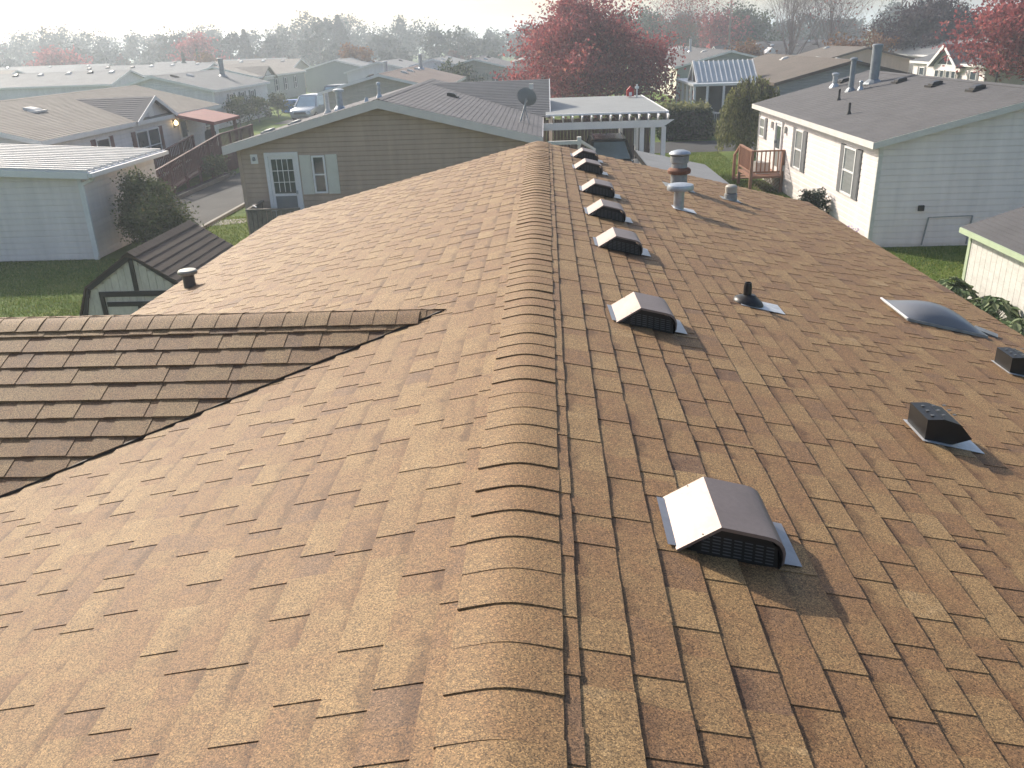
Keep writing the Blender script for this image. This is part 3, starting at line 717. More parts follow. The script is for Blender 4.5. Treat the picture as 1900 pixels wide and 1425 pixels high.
# cedar steps at its door
dk = thing('cedar_porch', 'small red cedar porch with balustrade and lattice skirt against the white house', 'porch', (7.9, 32.0, 0))
MB().box(7.45, 8.62, 31.0, 33.0, .50, .58).build('platform', M_WOOD, dk)
for x_, y_ in ((7.48, 31.03), (7.48, 32.97), (8.58, 31.03), (7.48, 33.9)):
    MB().box(x_ - .05, x_ + .05, y_ - .05, y_ + .05, 0, 1.48 if y_ < 33.5 else 1.0).build('post', M_WOOD, dk)
MB().box(7.44, 7.53, 31.0, 33.02, 1.44, 1.49).box(7.53, 8.6, 31.0, 31.07, 1.44, 1.49).box(7.45, 7.52, 31.1, 32.9, .70, .75).box(7.56, 8.5, 31.0, 31.06, .70, .75).bar((7.48, 33.02, 1.46), (7.48, 33.95, .98), .06, .06).each('rail', M_WOOD, dk)
for i in range(12): MB().box(7.465, 7.505, 31.16 + i * .15, 31.20 + i * .15, .75, 1.44).build('baluster', M_WOOD, dk)
for i in range(6): MB().box(7.64 + i * .15, 7.68 + i * .15, 31.01, 31.05, .75, 1.44).build('baluster', M_WOOD, dk)
for i in range(3): MB().box(7.5, 8.6, 33.0 + i * .28, 33.3 + i * .28, .38 - i * .14, .42 - i * .14).build('step', M_WOOD, dk)
mb = MB()
for i in range(-4, 9):
    for sgn in (1, -1):
        a_ = 7.5 + i * .14; mb.bar((max(7.5, a_), 30.99, .02 + max(0, 7.5 - a_)), (min(8.6, a_ + .48), 30.99, .02 + min(.48, 8.6 - a_)) , .025, .008) if sgn > 0 and a_ < 8.5 else None
mb.build('lattice', M_WOOD, dk)
MB().ob((0, 0, 0), (1, 0, 0), (0, 1, 0), 7.8, 8.3, 31.6, 32.1, .58, .98).build('bench', M_OLDWHITE, dk)

# -- white shed with green trim, lower right
sd = thing('green_trim_shed', 'low white board shed with pale green trim and grey roof at the frame edge', 'shed', (10.3, 14.5, 0))
X0, Y0, Y1, ZE = 9.02, 11.0, 17.75, 1.46
MB().box(X0 + .02, X0 + 2.9, Y0, Y1 - .02, .02, ZE - .02).build('wall', M_VINYL, sd)
y = Y0
while y < Y1 - .12:
    MB().box(X0 - .004, X0 + .02, y + .004, min(y + .20, Y1 - .1), .03, ZE - .10).build('board', M_OLDWHITE, sd); y += .206
m = mat('pale_green_paint', (.42, .50, .34), .6, .08)
MB().box(X0 - .02, X0 + .03, Y1 - .09, Y1 + .02, .02, ZE - .02).box(X0 - .03, X0 - .006, Y0, Y1 - .09, ZE - .12, ZE - .015).box(X0 - .20, X0 - .17, Y0, Y1 + .12, ZE - .09, ZE + .02).each('trim', m, sd)
mb = MB(); k = 14
for i in range(k):
    xa, xb = X0 - .17 + 1.65 * i / k, X0 - .17 + 1.65 * (i + 1) / k
    za, zb = ZE + .02 + .33 * (xa - X0 + .17), ZE + .02 + .33 * (xb - X0 + .17)
    mb.add([(xa, Y0, za + .008), (xb, Y0, zb), (xb, Y1 + .12, zb), (xa, Y1 + .12, za + .008)], [(0, 1, 2, 3)]); mb.add([(xa, Y0, za - .015), (xa, Y0, za + .008), (xa, Y1 + .12, za + .008), (xa, Y1 + .12, za - .015)], [(0, 1, 2, 3)])
mb.prism([(X0 - .16, Y1 + .10, ZE), (X0 + 1.48, Y1 + .10, ZE + .53), (X0 + 3.1, Y1 + .10, ZE), (X0 + 3.1, Y1 + .10, ZE - .05), (X0 - .16, Y1 + .10, ZE - .05)], (0, Y0 - Y1 - .1, 0))
mb.build('roof_slope', M_RG, sd)

# -- white awning building on the left
sd = thing('awning_shed', 'white lap-sided outbuilding with ribbed white metal roof and gutter on the left', 'shed', (-15.5, 25.2, 0))
MB().box(-19, -12.80, 23.0, 27.6, .02, 2.45).build('wall', M_VINYL, sd)
siding(sd, (0, 23.0, 0), (1, 0, 0), (0, -1, 0), lambda z: (-19, -12.80), .05, 2.44, .172, M_VINYL)
siding(sd, (-12.80, 0, 0), (0, 1, 0), (1, 0, 0), lambda z: (23.0, 27.6), .05, 2.44, .172, M_VINYL)
MB().box(-12.87, -12.76, 22.96, 23.06, .02, 2.44).build('corner_post', M_WHITE, sd)
zf = lambda x: 2.49 + .058 * (-12.5 - x)
MB().prism([(-19.2, 22.72, zf(-19.2)), (-12.42, 22.72, zf(-12.42)), (-12.42, 22.72, zf(-12.42) - .03), (-19.2, 22.72, zf(-19.2) - .03)], (0, 4.95, 0)).build('roof_sheet', M_OLDWHITE, sd)
y = 22.78
while y < 27.6:
    MB().prism([(-19.2, y - .06, zf(-19.2)), (-19.2, y + .06, zf(-19.2)), (-19.2, y + .045, zf(-19.2) + .075), (-19.2, y - .045, zf(-19.2) + .075)], (6.78, 0, zf(-12.42) - zf(-19.2))).build('roof_rib', M_OLDWHITE, sd); y += .36
MB().prism([(-19.2, 22.69, zf(-19.2) + .01), (-12.4, 22.69, zf(-12.4) + .01), (-12.4, 22.69, zf(-12.4) - .17), (-19.2, 22.69, zf(-19.2) - .17)], (0, .028, 0)).box(-12.42, -12.39, 22.72, 27.7, 2.32, 2.50).each('fascia', M_WHITE, sd)
MB().box(-12.388, -12.27, 22.7, 27.7, 2.36, 2.47).build('gutter', M_WHITE, sd)
MB().bar((-12.33, 22.86, 2.36), (-12.42, 22.92, 2.26), .07).bar((-12.42, 22.92, 2.27), (-12.72, 22.93, 2.16), .07).bar((-12.72, 22.92, 2.2), (-12.72, 22.92, .15), .07).build('downspout', M_WHITE, sd)

# -- pale house with porch behind it
H = home('porch_house', 'pale blue-white house with beige roof, front gable, maroon shutters and red-roofed porch', -26.4, -17.95, 30.0, 47.0, 2.70, M_VINYL2, M_RB, boards=['E+', 'S+'], bh=.17, course=.15, step=.012)
o = (-17.95, 0, 0)
window(H, o, 'E', 34.4, 1.1, 1.15, 2.30, M_SHUTM, .34); window(H, o, 'E', 38.5, 2.35, .80, 2.25, M_SHUTM, .36, True)
door(H, o, 'E', 42.5, 1.0, .75, 2.45, M_WHITE); window(H, o, 'E', 45.6, .8, 1.2, 2.25)
gy, gz, gp, gh = 39.15, 3.62, .45, 1.98
mb = MB()
for k in range(13):
    a, b = 2.1 * k / 13, 2.1 * (k + 1) / 13
    for s in (-1, 1):
        xa, xb = -22.17 + 4 * (3.78 - gz) + gp * 4 * a, -22.17 + 4 * (3.78 - gz) + gp * 4 * b
        za, zb = gz - gp * a, gz - gp * b + .016
        mb.add([(min(xa, -17.7), gy + s * a, za), (-17.55, gy + s * a, za), (-17.55, gy + s * b, zb), (min(xb, -17.7), gy + s * b, zb)], [(0, 1, 2, 3)])
        mb.add([(min(xb, -17.7), gy + s * b, zb), (-17.55, gy + s * b, zb), (-17.55, gy + s * b, zb - .03), (min(xb, -17.7), gy + s * b, zb - .03)], [(0, 1, 2, 3)])
mb.build('front_gable_roof', M_RV, H)
MB().prism([(-17.90, gy - gh, 2.4), (-17.90, gy + gh, 2.4), (-17.90, gy + gh, gz - gp * gh), (-17.90, gy, gz - .04), (-17.90, gy - gh, gz - gp * gh)], (-.5, 0, 0)).build('front_gable_wall', M_VINYL2, H)
mb = MB()
for s in (-1, 1): mb.prism([(-17.56, gy, gz + .03), (-17.56, gy + s * 2.12, gz - gp * 2.12 + .03), (-17.56, gy + s * 2.12, gz - gp * 2.12 - .14), (-17.56, gy, gz - .14)], (.03, 0, 0))
mb.each('front_gable_fascia', M_WHITE, H)
MB().lathe((-17.88, gy, 2.95), [(.30, 0), (.30, .02), (.25, .03)], 16, (1, 0, 0)).build('gable_ornament', M_WHITE, H)
roof_vent(H, -20.6, 34.6, M_OLDWHITE, .5, .6, .12)
M_RED = mat('red_porch_roof', (.26, .09, .075), .6, .15, 2)
mb = MB().prism([(-17.9, 41.15, 2.72), (-15.75, 41.0, 2.28), (-15.75, 41.0, 2.14), (-17.9, 41.15, 2.58)], (0, 3.6, 0)); mb.build('porch_roof', M_RED, H)
for x_, y_ in ((-15.95, 41.2), (-15.95, 44.3)): MB().box(x_ - .07, x_ + .07, y_ - .07, y_ + .07, .05, 2.2).build('porch_post', M_DECKR, H)
lp = MB().lathe((-17.80, 41.45, 2.15), [(.03, 0), (.09, .03), (.10, .14), (.05, .20), (.02, .24)], 12)
m, t, b = newmat('lit_lamp'); b.inputs['Emission Color'].default_value = (1, .72, .32, 1); b.inputs['Emission Strength'].default_value = 5; b.inputs['Base Color'].default_value = (1, .8, .5, 1)
lp.build('lit_porch_lamp', m, H)
MB().ob((-17.95, 0, 0), (0, 1, 0), (1, 0, 0), 41.38, 41.52, .01, .08, 2.05, 2.40).build('lamp_plate', M_BLACK, H)
dk = thing('ramp_deck', 'red-brown deck with long ramp and railings beside the pale porch house', 'deck', (-16, 38, 0))
MB().box(-17.88, -15.2, 40.0, 44.8, .70, .80).build('platform', M_DECKR, dk)
MB().prism([(-16.5, 40.0, .80), (-16.5, 40.0, .72), (-16.5, 32.6, .06), (-16.5, 32.6, .14)], (1.3, 0, 0)).build('ramp', M_DECKR, dk)
rz = lambda y: .80 if y > 40 else .14 + .66 * (y - 32.6) / 7.4
for x_ in (-15.22, -16.48):
    ya = 32.7
    while ya < (44.8 if x_ > -16 else 40):
        MB().box(x_ - .05, x_ + .05, ya - .05, ya + .05, 0, rz(ya) + 1.02).build('post', M_DECKR, dk); ya += 1.45
    y1_ = 44.8 if x_ > -16 else 40.
    MB().bar((x_, 32.65, rz(32.65) + 1.0), (x_, 40.0, 1.80), .09, .05).bar((x_, 32.65, rz(32.65) + .15), (x_, 40.0, .95), .05, .06).each('rail', M_DECKR, dk)
    if y1_ > 41: MB().bar((x_, 40.0, 1.80), (x_, 44.8, 1.80), .09, .05).bar((x_, 40.0, .95), (x_, 44.8, .95), .05, .06).each('rail', M_DECKR, dk)
    ya = 32.85
    while ya < y1_:
        MB().box(x_ - .02, x_ + .02, ya - .02, ya + .02, rz(ya) + .13, rz(ya) + 1.0).build('baluster', M_DECKR, dk); ya += .17
for i in range(30): MB().box(-15.19, -15.17, 40.05 + i * .158, 40.19 + i * .158, .03, .70).build('skirt_board', M_DECKR, dk)
# things on and below that deck
ch = thing('patio_chair', 'dark patio chair standing on the red-brown deck', 'chair', (-16.4, 41.6, .8))
MB().box(-16.65, -16.15, 41.35, 41.85, 1.18, 1.24).build('seat', M_BLACK, ch)
MB().prism([(-16.68, 41.85, 1.2), (-16.12, 41.85, 1.2), (-16.12, 41.98, 1.75), (-16.25, 42.0, 1.86), (-16.55, 42.0, 1.86), (-16.68, 41.98, 1.75)], (0, .03, 0)).build('backrest', M_BLACK, ch)
for x_, y_ in ((-16.63, 41.38), (-16.17, 41.38), (-16.63, 41.84), (-16.17, 41.84)): MB().cyl((x_, y_, .8), (x_, y_, 1.19), .02).build('leg', M_BLACK, ch)
bx = thing('garden_border', 'long timber-edged planting bed along the ramp', 'planter', (-14.8, 36, 0))
MB().box(-15.1, -14.55, 33.0, 33.1, 0, .14).box(-15.1, -14.55, 39.5, 39.6, 0, .14).box(-14.62, -14.54, 33.1, 39.5, 0, .16).each('edging', M_WOODG, bx)
MB().box(-15.1, -14.63, 33.1, 39.5, 0, .09).build('soil', mat('soil', (.05, .035, .025), .95, .3, 6, bump=.5), bx)

# -- barn-shaped garden shed
bn = thing('barn_shed', 'gambrel garden shed with pale boards, black trim and brown shingle roof', 'shed', (-7.7, 16.2, 0))
bx0, by0, by1 = -7.72, 15.05, 17.95
def bp(px_, pz_, y_): return (bx0 + px_, y_, pz_)
gam = [(-1.18, .75), (-.93, 1.38), (0, 2.0), (.93, 1.38), (1.18, .75)]
MB().prism([bp(-1.1, .02, by0 + .05)] + [bp(a * .96, b - .03, by0 + .05) for a, b in gam] + [bp(1.1, .02, by0 + .05)], (0, by1 - by0 - .1, 0)).build('wall', mat('pale_board', (.56, .54, .49), .75, .14, 4, fine=.12, bscale=25, stretch=(1, 1, .3)), bn)
xb = -1.05
while xb < 1.02:
    xm = xb + .072; top = 2.0 - .667 * abs(xm) if abs(xm) < .93 else 1.38 - 2.52 * (abs(xm) - .93)
    MB().box(bx0 + xb, bx0 + xb + .139, by0 + .022, by0 + .05, .03, top - .12).build('board', MATS['pale_board'], bn); xb += .146
tr = mat('black_trim', (.028, .026, .026), .6, .2, 6)
mb = MB()
for (a, b), (c, d_) in zip(gam[:-1], gam[1:]):
    mb.prism([bp(a, b, by0 - .03), bp(c, d_, by0 - .03), bp(c, d_ - .11, by0 - .03), bp(a * .93, b - .06, by0 - .03)], (0, .05, 0))
mb.box(bx0 - 1.14, bx0 - 1.04, by0 + .0, by0 + .045, .02, .8).box(bx0 + 1.04, bx0 + 1.14, by0 + .0, by0 + .045, .02, .8)
mb.each('gable_trim', tr, bn)
MB().box(bx0 - .04, bx0 + .04, by0 - .01, by0 + .02, 1.28, 1.92).box(bx0 - .74, bx0 + .74, by0 - .012, by0 + .02, 1.17, 1.27).box(bx0 - .74, bx0 - .66, by0 - .012, by0 + .02, .05, 1.17).box(bx0 + .66, bx0 + .74, by0 - .012, by0 + .02, .05, 1.17).each('door_trim', tr, bn)
dr = MB().box(bx0 - .62, bx0 + .62, by0 - .006, by0 + .018, .06, 1.06).build('door', MATS['pale_board'], bn)
MB().box(bx0 - .62, bx0 + .62, by0 - .02, by0 - .008, .98, 1.07).box(bx0 - .03, bx0 + .03, by0 - .02, by0 - .008, .06, .98).each('brace', tr, dr)
for sx in (-1, 1):
    L = [((0, 2.02), (.97, 1.375), 7), ((.97, 1.375), (1.24, .72), 5)]
    for (ax_, az_), (cx_, cz_), kk in L:
        for i in range(kk):
            a0 = (ax_ + (cx_ - ax_) * i / kk, az_ + (cz_ - az_) * i / kk); a1 = (ax_ + (cx_ - ax_) * (i + 1) / kk, az_ + (cz_ - az_) * (i + 1) / kk)
            nx, nz_ = (az_ - cz_), (cx_ - ax_); q = math.hypot(nx, nz_); nx, nz_ = nx / q, nz_ / q
            P4 = [(a0[0], a0[1]), (a1[0] + nx * .010, a1[1] + nz_ * .010), (a1[0] - nx * .02, a1[1] - nz_ * .02), (a0[0] - nx * .02, a0[1] - nz_ * .02)]
            MB().prism([bp(sx * a, b, by0 - .05) for a, b in P4], (0, by1 - by0 + .1, 0)).build('shingle_course', M_RD, bn)
y = by0 - .05
while y < by1:
    MB().prism([bp(-.13, 1.955, y), bp(0, 2.045, y), bp(.13, 1.955, y), bp(.13, 1.94, y), bp(-.13, 1.94, y)], (0, .18, 0)).build('ridge_cap', M_RD, bn); y += .185

# -- white carport beyond the ridge
cp = thing('white_carport', 'white carport with overhanging rafter tails, triple posts and flat roof', 'carport', (2.2, 34, 0))
MB().box(.1, 4.28, 30.3, 38.9, 2.95, 3.0).build('roof_sheet', mat('pale_roof_panel', (.26, .27, .265), .6, .1, 1), cp)
for yy in (30.0, 38.3):
    MB().prism([(-.1, yy, 2.50), (4.12, yy, 2.50), (4.50, yy, 2.74), (-.1, yy, 2.74)], (0, .06, 0)).build('beam', M_WHITE, cp)
for i in range(13):
    x_ = .35 + i * .325
    MB().prism([(x_, 29.68, 2.945), (x_, 29.68, 2.90), (x_, 29.96, 2.745), (x_, 38.8, 2.745), (x_, 38.8, 2.945)], (.05, 0, 0)).build('rafter', M_WHITE, cp)
MB().box(.1, 4.34, 30.2, 30.28, 2.95, 3.012).box(4.285, 4.34, 30.28, 38.9, 2.88, 3.012).each('edge_trim', M_WHITE, cp)
for x_, y_ in ((3.42, 30.03), (3.80, 30.03), (4.17, 30.03), (4.1, 38.33), (3.4, 38.33), (.3, 38.33)):
    MB().box(x_ - .075, x_ + .075, y_ - .075 + .14, y_ + .075 + .14, 0, 2.5 if y_ < 31 else 2.5).build('post', M_WHITE, cp)
MB().box(3.15, 3.22, 30.10, 30.2, 1.9, 2.5).build('hanging_lantern', M_OLDWHITE, cp)
bh = thing('roof_ornament', 'small red birdhouse on a white post above the carport roof', 'birdhouse', (3.75, 37.6, 3.0))
MB().prism([(3.55, 37.5, 3.05), (3.85, 37.5, 3.05), (3.85, 37.5, 3.3), (3.70, 37.5, 3.46), (3.55, 37.5, 3.3)], (0, .2, 0)).build('box', mat('red_paint', (.45, .03, .03), .5), bh)
MB().box(3.64, 3.76, 37.485, 37.5, 3.08, 3.22).build('opening', M_WHITE, bh)
MB().cyl((3.98, 37.6, 3.0), (3.98, 37.6, 3.52), .03).cyl((3.7, 37.6, 2.99), (3.7, 37.6, 3.07), .02).box(3.9, 4.06, 37.55, 37.65, 3.35, 3.44).build('post', M_WHITE, bh)
# dark board fence behind the carport
fn = thing('dark_fence', 'dark brown board fence behind the carport', 'fence', (2.5, 40.5, 0))
for i in range(32): MB().box(-.2 + i * .16, -.05 + i * .16, 40.5, 40.53, .05, 1.95 + random.uniform(-.015, .015)).build('board', mat('dark_board', (.075, .055, .05), .8, .25, 3), fn)
MB().box(-.2, 4.95, 40.535, 40.60, .4, .5).box(-.2, 4.95, 40.535, 40.60, 1.5, 1.6).each('rail', MATS['dark_board'], fn)
# low lean-to with grey felt roof
ls = thing('low_shed', 'low lean-to with plain grey felt roof beside the carport posts', 'shed', (3.9, 25.5, 0))
MB().prism([(3.05, 23.2, .02), (5.0, 23.2, .02), (5.0, 23.2, 1.55), (3.05, 23.2, 2.0)], (0, 4.0, 0)).build('wall', M_BEIGE, ls)
MB().prism([(2.92, 23.0, 2.08), (5.15, 23.0, 1.57), (5.15, 23.0, 1.51), (2.92, 23.0, 2.02)], (0, 4.4, 0)).build('roof_slope', mat('felt', (.22, .225, .23), .85, .12, 1.5, fine=.1), ls)
MB().box(2.90, 2.918, 23.0, 27.4, 1.93, 2.085).each('fascia', M_BLACK, ls)

# ------------------------------------------------------------------ vehicles
def car(name, label, loc, rz, paint, L=4.5, Wd=1.82, Hh=1.68, kind='suv'):
    R = thing(name, label, 'car', loc, world=False); R.rotation_euler = (0, 0, rz)
    def part(mb, n_, m_, par=R, sm=False):
        o = link_part(mb, n_, m_, par)
        if sm: smooth_by_angle(o, 35)
        return o
    # front at -y; stations (y, half width, sill z, shoulder z)
    st = [(-L / 2, .70, .42, .62), (-L / 2 + .08, .80, .30, .80), (-L / 2 + .35, .88, .25, .92), (-L * .22, .91, .24, 1.02), (0, .91, .24, 1.06), (L * .3, .91, .24, 1.08), (L / 2 - .25, .88, .28, 1.05), (L / 2, .78, .42, .95)]
    if kind == 'van': st = [(y_, w_, a_, b_ + (.06 if y_ > -L * .3 else .02)) for y_, w_, a_, b_ in st]
    b = MB(); k = Wd / 1.82
    for y_, w_, a_, c_ in st:
        w_ *= k; b.v += [(-w_ * .9, y_, a_), (-w_, y_, (a_ + c_) / 2), (-w_ * .95, y_, c_ - .05), (-w_ * .82, y_, c_), (w_ * .82, y_, c_), (w_ * .95, y_, c_ - .05), (w_, y_, (a_ + c_) / 2), (w_ * .9, y_, a_)]
    for i in range(len(st) - 1):
        for j in range(8): b.f.append((i * 8 + j, i * 8 + (j + 1) % 8, (i + 1) * 8 + (j + 1) % 8, (i + 1) * 8 + j))
    b.f += [tuple(range(8))[::-1], tuple(range(len(st) * 8 - 8, len(st) * 8))]
    body = part(b, 'body', paint, R, True)
    sh = 1.03
    y0c, y1c, r0c, r1c = (-L * .24, L / 2 - .12, -L * .07, L / 2 - .42)
    wb, wt = .84 * k, .64 * k; zt = Hh
    base = [(-wb, y0c, sh), (wb, y0c, sh), (wb, y1c, sh), (-wb, y1c, sh)]; top = [(-wt, r0c, zt), (wt, r0c, zt), (wt, r1c, zt), (-wt, r1c, zt)]
    def lerp(p, q, f): return tuple(p[i] + (q[i] - p[i]) * f for i in range(3))
    roofm = MB(); t9 = [lerp(base[i], top[i], .90) for i in range(4)]
    cr = [(x_ * .9, y_ * .97 + .03 * (r0c + r1c) / 2, zt + .035) for x_, y_, z_ in top]
    roofm.add(t9 + top + cr, [(0, 1, 5, 4), (1, 2, 6, 5), (2, 3, 7, 6), (3, 0, 4, 7), (4, 5, 9, 8), (5, 6, 10, 9), (6, 7, 11, 10), (7, 4, 8, 11), (8, 9, 10, 11)])
    part(roofm, 'roof', paint, R, True)
    for i, nm in enumerate(('windscreen', 'side_window', 'rear_window', 'side_window')):
        j = (i + 1) % 4; g = MB(); m_ = .05
        p = [lerp(lerp(base[i], base[j], m_), lerp(top[i], top[j], m_), .02), lerp(lerp(base[j], base[i], m_), lerp(top[j], top[i], m_), .02), lerp(lerp(base[j], base[i], m_), lerp(top[j], top[i], m_), .90), lerp(lerp(base[i], base[j], m_), lerp(top[i], top[j], m_), .90)]
        g.add(p, [(0, 1, 2, 3)]); part(g, nm, M_CARGLASS, R)
        q = MB(); q.bar(base[i], lerp(base[i], top[i], .95), .085, .085); part(q, 'pillar', paint, R)
    for sx in (-1, 1):
        if kind == 'suv': part(MB().bar((sx * (wt - .03), r0c + .05, zt + .05), (sx * (wt - .03), r1c, zt + .05), .035, .05), 'roof_rail', M_GALV, R)
        part(MB().prism([(sx * .95 * k, y0c + .25, 1.0), (sx * 1.10 * k, y0c + .25, 1.02), (sx * 1.10 * k, y0c + .25, 1.16), (sx * .95 * k, y0c + .25, 1.14)], (0, .12, 0)), 'mirror', paint, R)
        part(MB().prism([(sx * .45 * k, -L / 2 + .02, .66), (sx * .80 * k, -L / 2 + .10, .68), (sx * .80 * k, -L / 2 + .10, .80), (sx * .45 * k, -L / 2 + .02, .78)], (0, .05, 0)), 'headlight', M_FLASH, R)
        for yy in (-L * .31, L * .30):
            w = MB().lathe((sx * .74 * k, yy, .34), [(.20, 0), (.33, .01), (.34, .05), (.34, .16), (.32, .19), (.22, .19)], 18, (sx, 0, 0)); wo = part(w, 'wheel', M_TYRE, R, True)
            part(MB().lathe((sx * (.74 * k + .15), yy, .34), [(.21, 0), (.21, .045), (.05, .03)], 14, (sx, 0, 0)), 'rim', M_GALV, wo)
    part(MB().prism([(-.5 * k, -L / 2 - .01, .55), (.5 * k, -L / 2 - .01, .55), (.45 * k, -L / 2 - .0, .72), (-.45 * k, -L / 2 - .0, .72)], (0, .05, 0)), 'grille', M_BLACK, R)
    part(MB().box(-.02, .02, r1c - .3, r1c - .2, zt + .03, zt + .10), 'antenna', M_BLACK, R)
    return R
M_CARGLASS = mat('car_glass', (.36, .48, .54), .06, .2, 1, spec=.8)
def paint(n, c): return mat(n, c, .25, .04, 1, metal=.5, spec=.6)
car('parked_suv', 'dark grey sport utility car with roof rails parked under the carport', (2.58, 34.3, 0), 0, paint('grey_paint', (.10, .11, .12)))
car('parked_blue_car', 'blue car parked crosswise at the left end of the carport', (-.95, 36.6, 0), math.pi / 2, paint('blue_paint', (.06, .12, .22)), 4.4, 1.75, 1.5, 'car')
car('parked_van', 'silver-blue minivan parked facing the camera on the side street', (-18.9, 70.2, 0), -.12, paint('silver_paint', (.38, .43, .48)), 4.9, 1.95, 1.85, 'van')
car('dark_van', 'dark van parked behind the silver-blue minivan', (-18.6, 77.5, 0), -.1, paint('dark_paint', (.13, .16, .19)), 4.9, 1.95, 2.2, 'van')
tb = thing('blue_bin', 'low blue tarpaulin-covered bin beside the minivan', 'bin', (-22.4, 78, 0))
MB().prism([(-23.6, 77.6, .05), (-21.3, 77.6, .05), (-21.2, 77.6, .85), (-23.7, 77.6, 1.0)], (0, 1.2, 0)).build('tub', mat('blue_tarp', (.05, .16, .42), .5, .15, 2), tb)
MB().prism([(-23.75, 77.5, 1.0), (-21.15, 77.5, .86), (-21.15, 77.5, .92), (-22.4, 77.5, 1.1), (-23.75, 77.5, 1.06)], (0, 1.4, 0)).build('cover', MATS['blue_tarp'], tb)

# ------------------------------------------------------------------ homes farther off
def far(label, x0, x1, y0, y1, wall, roof, eave=2.75, axis='Y', p=.25, course=.0, boards=(), name='far_house', fascia=M_WHITE, vents=3, **k):
    H = home(name, label, x0, x1, y0, y1, eave, wall, roof, axis, p, course=course, boards=boards, fascia=fascia, **k)
    rr = random.Random(len(label) * 7 + int(y0))
    for i in range(vents):
        if axis == 'Y': c = (x0 + x1) / 2; roof_vent(H, c + (1 if rr.random() < .6 else -1) * rr.uniform(.5, 1.0), y0 + (y1 - y0) * (i + .5) / vents + rr.uniform(-.5, .5), rr.choice((M_OLDWHITE, M_GALV, M_BLACK)), .4, .4, .14)
        else: c = (y0 + y1) / 2; roof_vent(H, x0 + (x1 - x0) * (i + .5) / vents + rr.uniform(-.5, .5), c - rr.uniform(.5, 1.2), rr.choice((M_OLDWHITE, M_GALV, M_BLACK)), .4, .4, .14)
    return H
H = far('pale blue gable-ended house with dark shutters behind the porch house', -32.6, -24.2, 63.5, 76.0, M_VINYL2, M_RL, boards=['E+', 'S+'], vents=4, course=.16)
for s in (67.0, 69.6, 72.0): window(H, (-24.2, 0, 0), 'E', s, .95, .95, 2.3, M_SHUTD, .34, grid=1)
pipe(H, -26.6, 72.5, 1.3, .2, M_FLUE, 1.3, 'flue')
H = far('beige gable house with pinkish roof behind the taupe house', -14.0, -6.7, 55.5, 72, M_BEIGE, M_RP, vents=5, course=.16, boards=['S+'])
pipe(H, -11.8, 66, .8, .14, M_GALV); pipe(H, -9.6, 69, 1.0, .14, M_GALV)
H = far('grey house with a small front gable and yellow-lit porch by the minivan', -38.2, -29.6, 90, 108, M_GREENGREY, M_RB, vents=4, boards=['E+'])
gy, gz = 93.5, 3.7
mb = MB()
for s in (-1, 1): mb.prism([(-29.2, gy, gz), (-29.2, gy + s * 2.6, gz - 1.15), (-29.2, gy + s * 2.6, gz - 1.3), (-29.2, gy, gz - .15)], (-4, 0, 0))
mb.build('front_gable_roof', M_RB, H)
MB().prism([(-29.5, gy - 2.3, 2.3), (-29.5, gy + 2.3, 2.3), (-29.5, gy, gz - .18)], (-.3, 0, 0)).build('front_gable_wall', M_VINYL2, H)
for s in (96.5, 100, 104): window(H, (-29.6, 0, 0), 'E', s, .9, 1.0, 2.3, M_SHUTD, .3)
H = far('white gable house with dark shutters, far beyond the taupe roof', -16.2, -9.0, 100, 116, M_VINYL2, M_RL, vents=2)
H = far('sage beige gable house with one shuttered window beside the red maple', -11.0, -3.6, 92, 108, M_BEIGE, M_RV, vents=2, boards=['S+'])
window(H, (0, 92, 0), 'S', -4.75, .8, .75, 2.0, M_SHUTD, .3)
H = far('cream gable house half hidden by the red maple', -4.4, 3.0, 104, 118, M_CREAM, M_RB, vents=1)
H = far('distant grey house with long pale fascia left of the beige gable', -30.5, -22.5, 112, 128, M_GREENGREY, M_RL, vents=2)
H = far('small far gable house with bright fascia behind the pinkish roof', -21.5, -14.5, 96, 110, M_VINYL2, M_RL, vents=2)
H = far('broad grey roof house with many pale vents at the far left', -64, -42, 84, 92.5, M_VINYL2, M_RL, axis='X', vents=9)
H = far('long low roof house farthest left in the haze', -98, -66, 104, 113, M_VINYL2, M_RB, axis='X', vents=7)
H = far('pale roof house in the haze between the two far-left roofs', -62, -44, 112, 121, M_VINYL2, M_RL, axis='X', vents=6)
H = far('grey-roofed house row end in the haze below the left trees', -105, -72, 140, 149, M_VINYL2, M_RL, axis='X', vents=5)
H = far('hazy white-walled house under the left treeline', -66, -44, 146, 154, M_VINYL, M_RL, axis='X', vents=4)
H = far('distant tan roof house before the conifers', -46, -34, 118, 127, M_BEIGE, M_RB, axis='X', vents=4)
# right-hand side
H = far('sage green house with cream sunlit side wall behind the metal-roofed porch', 11.6, 20.6, 78, 100, M_GREENGREY, M_RG, vents=4, boards=['S+'])
MB().ob((11.6, 0, 0), (0, 1, 0), (-1, 0, 0), 78, 100, .005, .03, .1, 2.6).build('painted_sunlight_siding', M_CREAM, H)  # cream sheet puts the sunlight on this side into the wall colour
for s in (81, 85.5, 90): window(H, (11.57, 0, 0), 'W', s, 1.0, .9, 2.2, None)
pipe(H, 15.0, 93, 1.2, .12, M_GALV, 0)
H = far('tan-roofed house with shadowed grey gable behind the white house', 13.0, 20.8, 49.5, 68, mat('grey_vinyl', (.25, .26, .27), .55, .06), M_RN, vents=6, course=.16, fascia=M_RD, boards=['S+'])
H = far('taupe gable house with dark rakes right of the tan roof', 24.5, 32.2, 80, 91, M_TAUPE, M_RN, vents=3, fascia=M_RD)
H = far('white house with tall triangular gable window near the lamp post', 30.2, 38.6, 62, 74, M_VINYL, M_RS, vents=2, boards=['W+'], course=.16)
gy, gz, gp = 67.4, 4.05, .62
mb = MB(); 
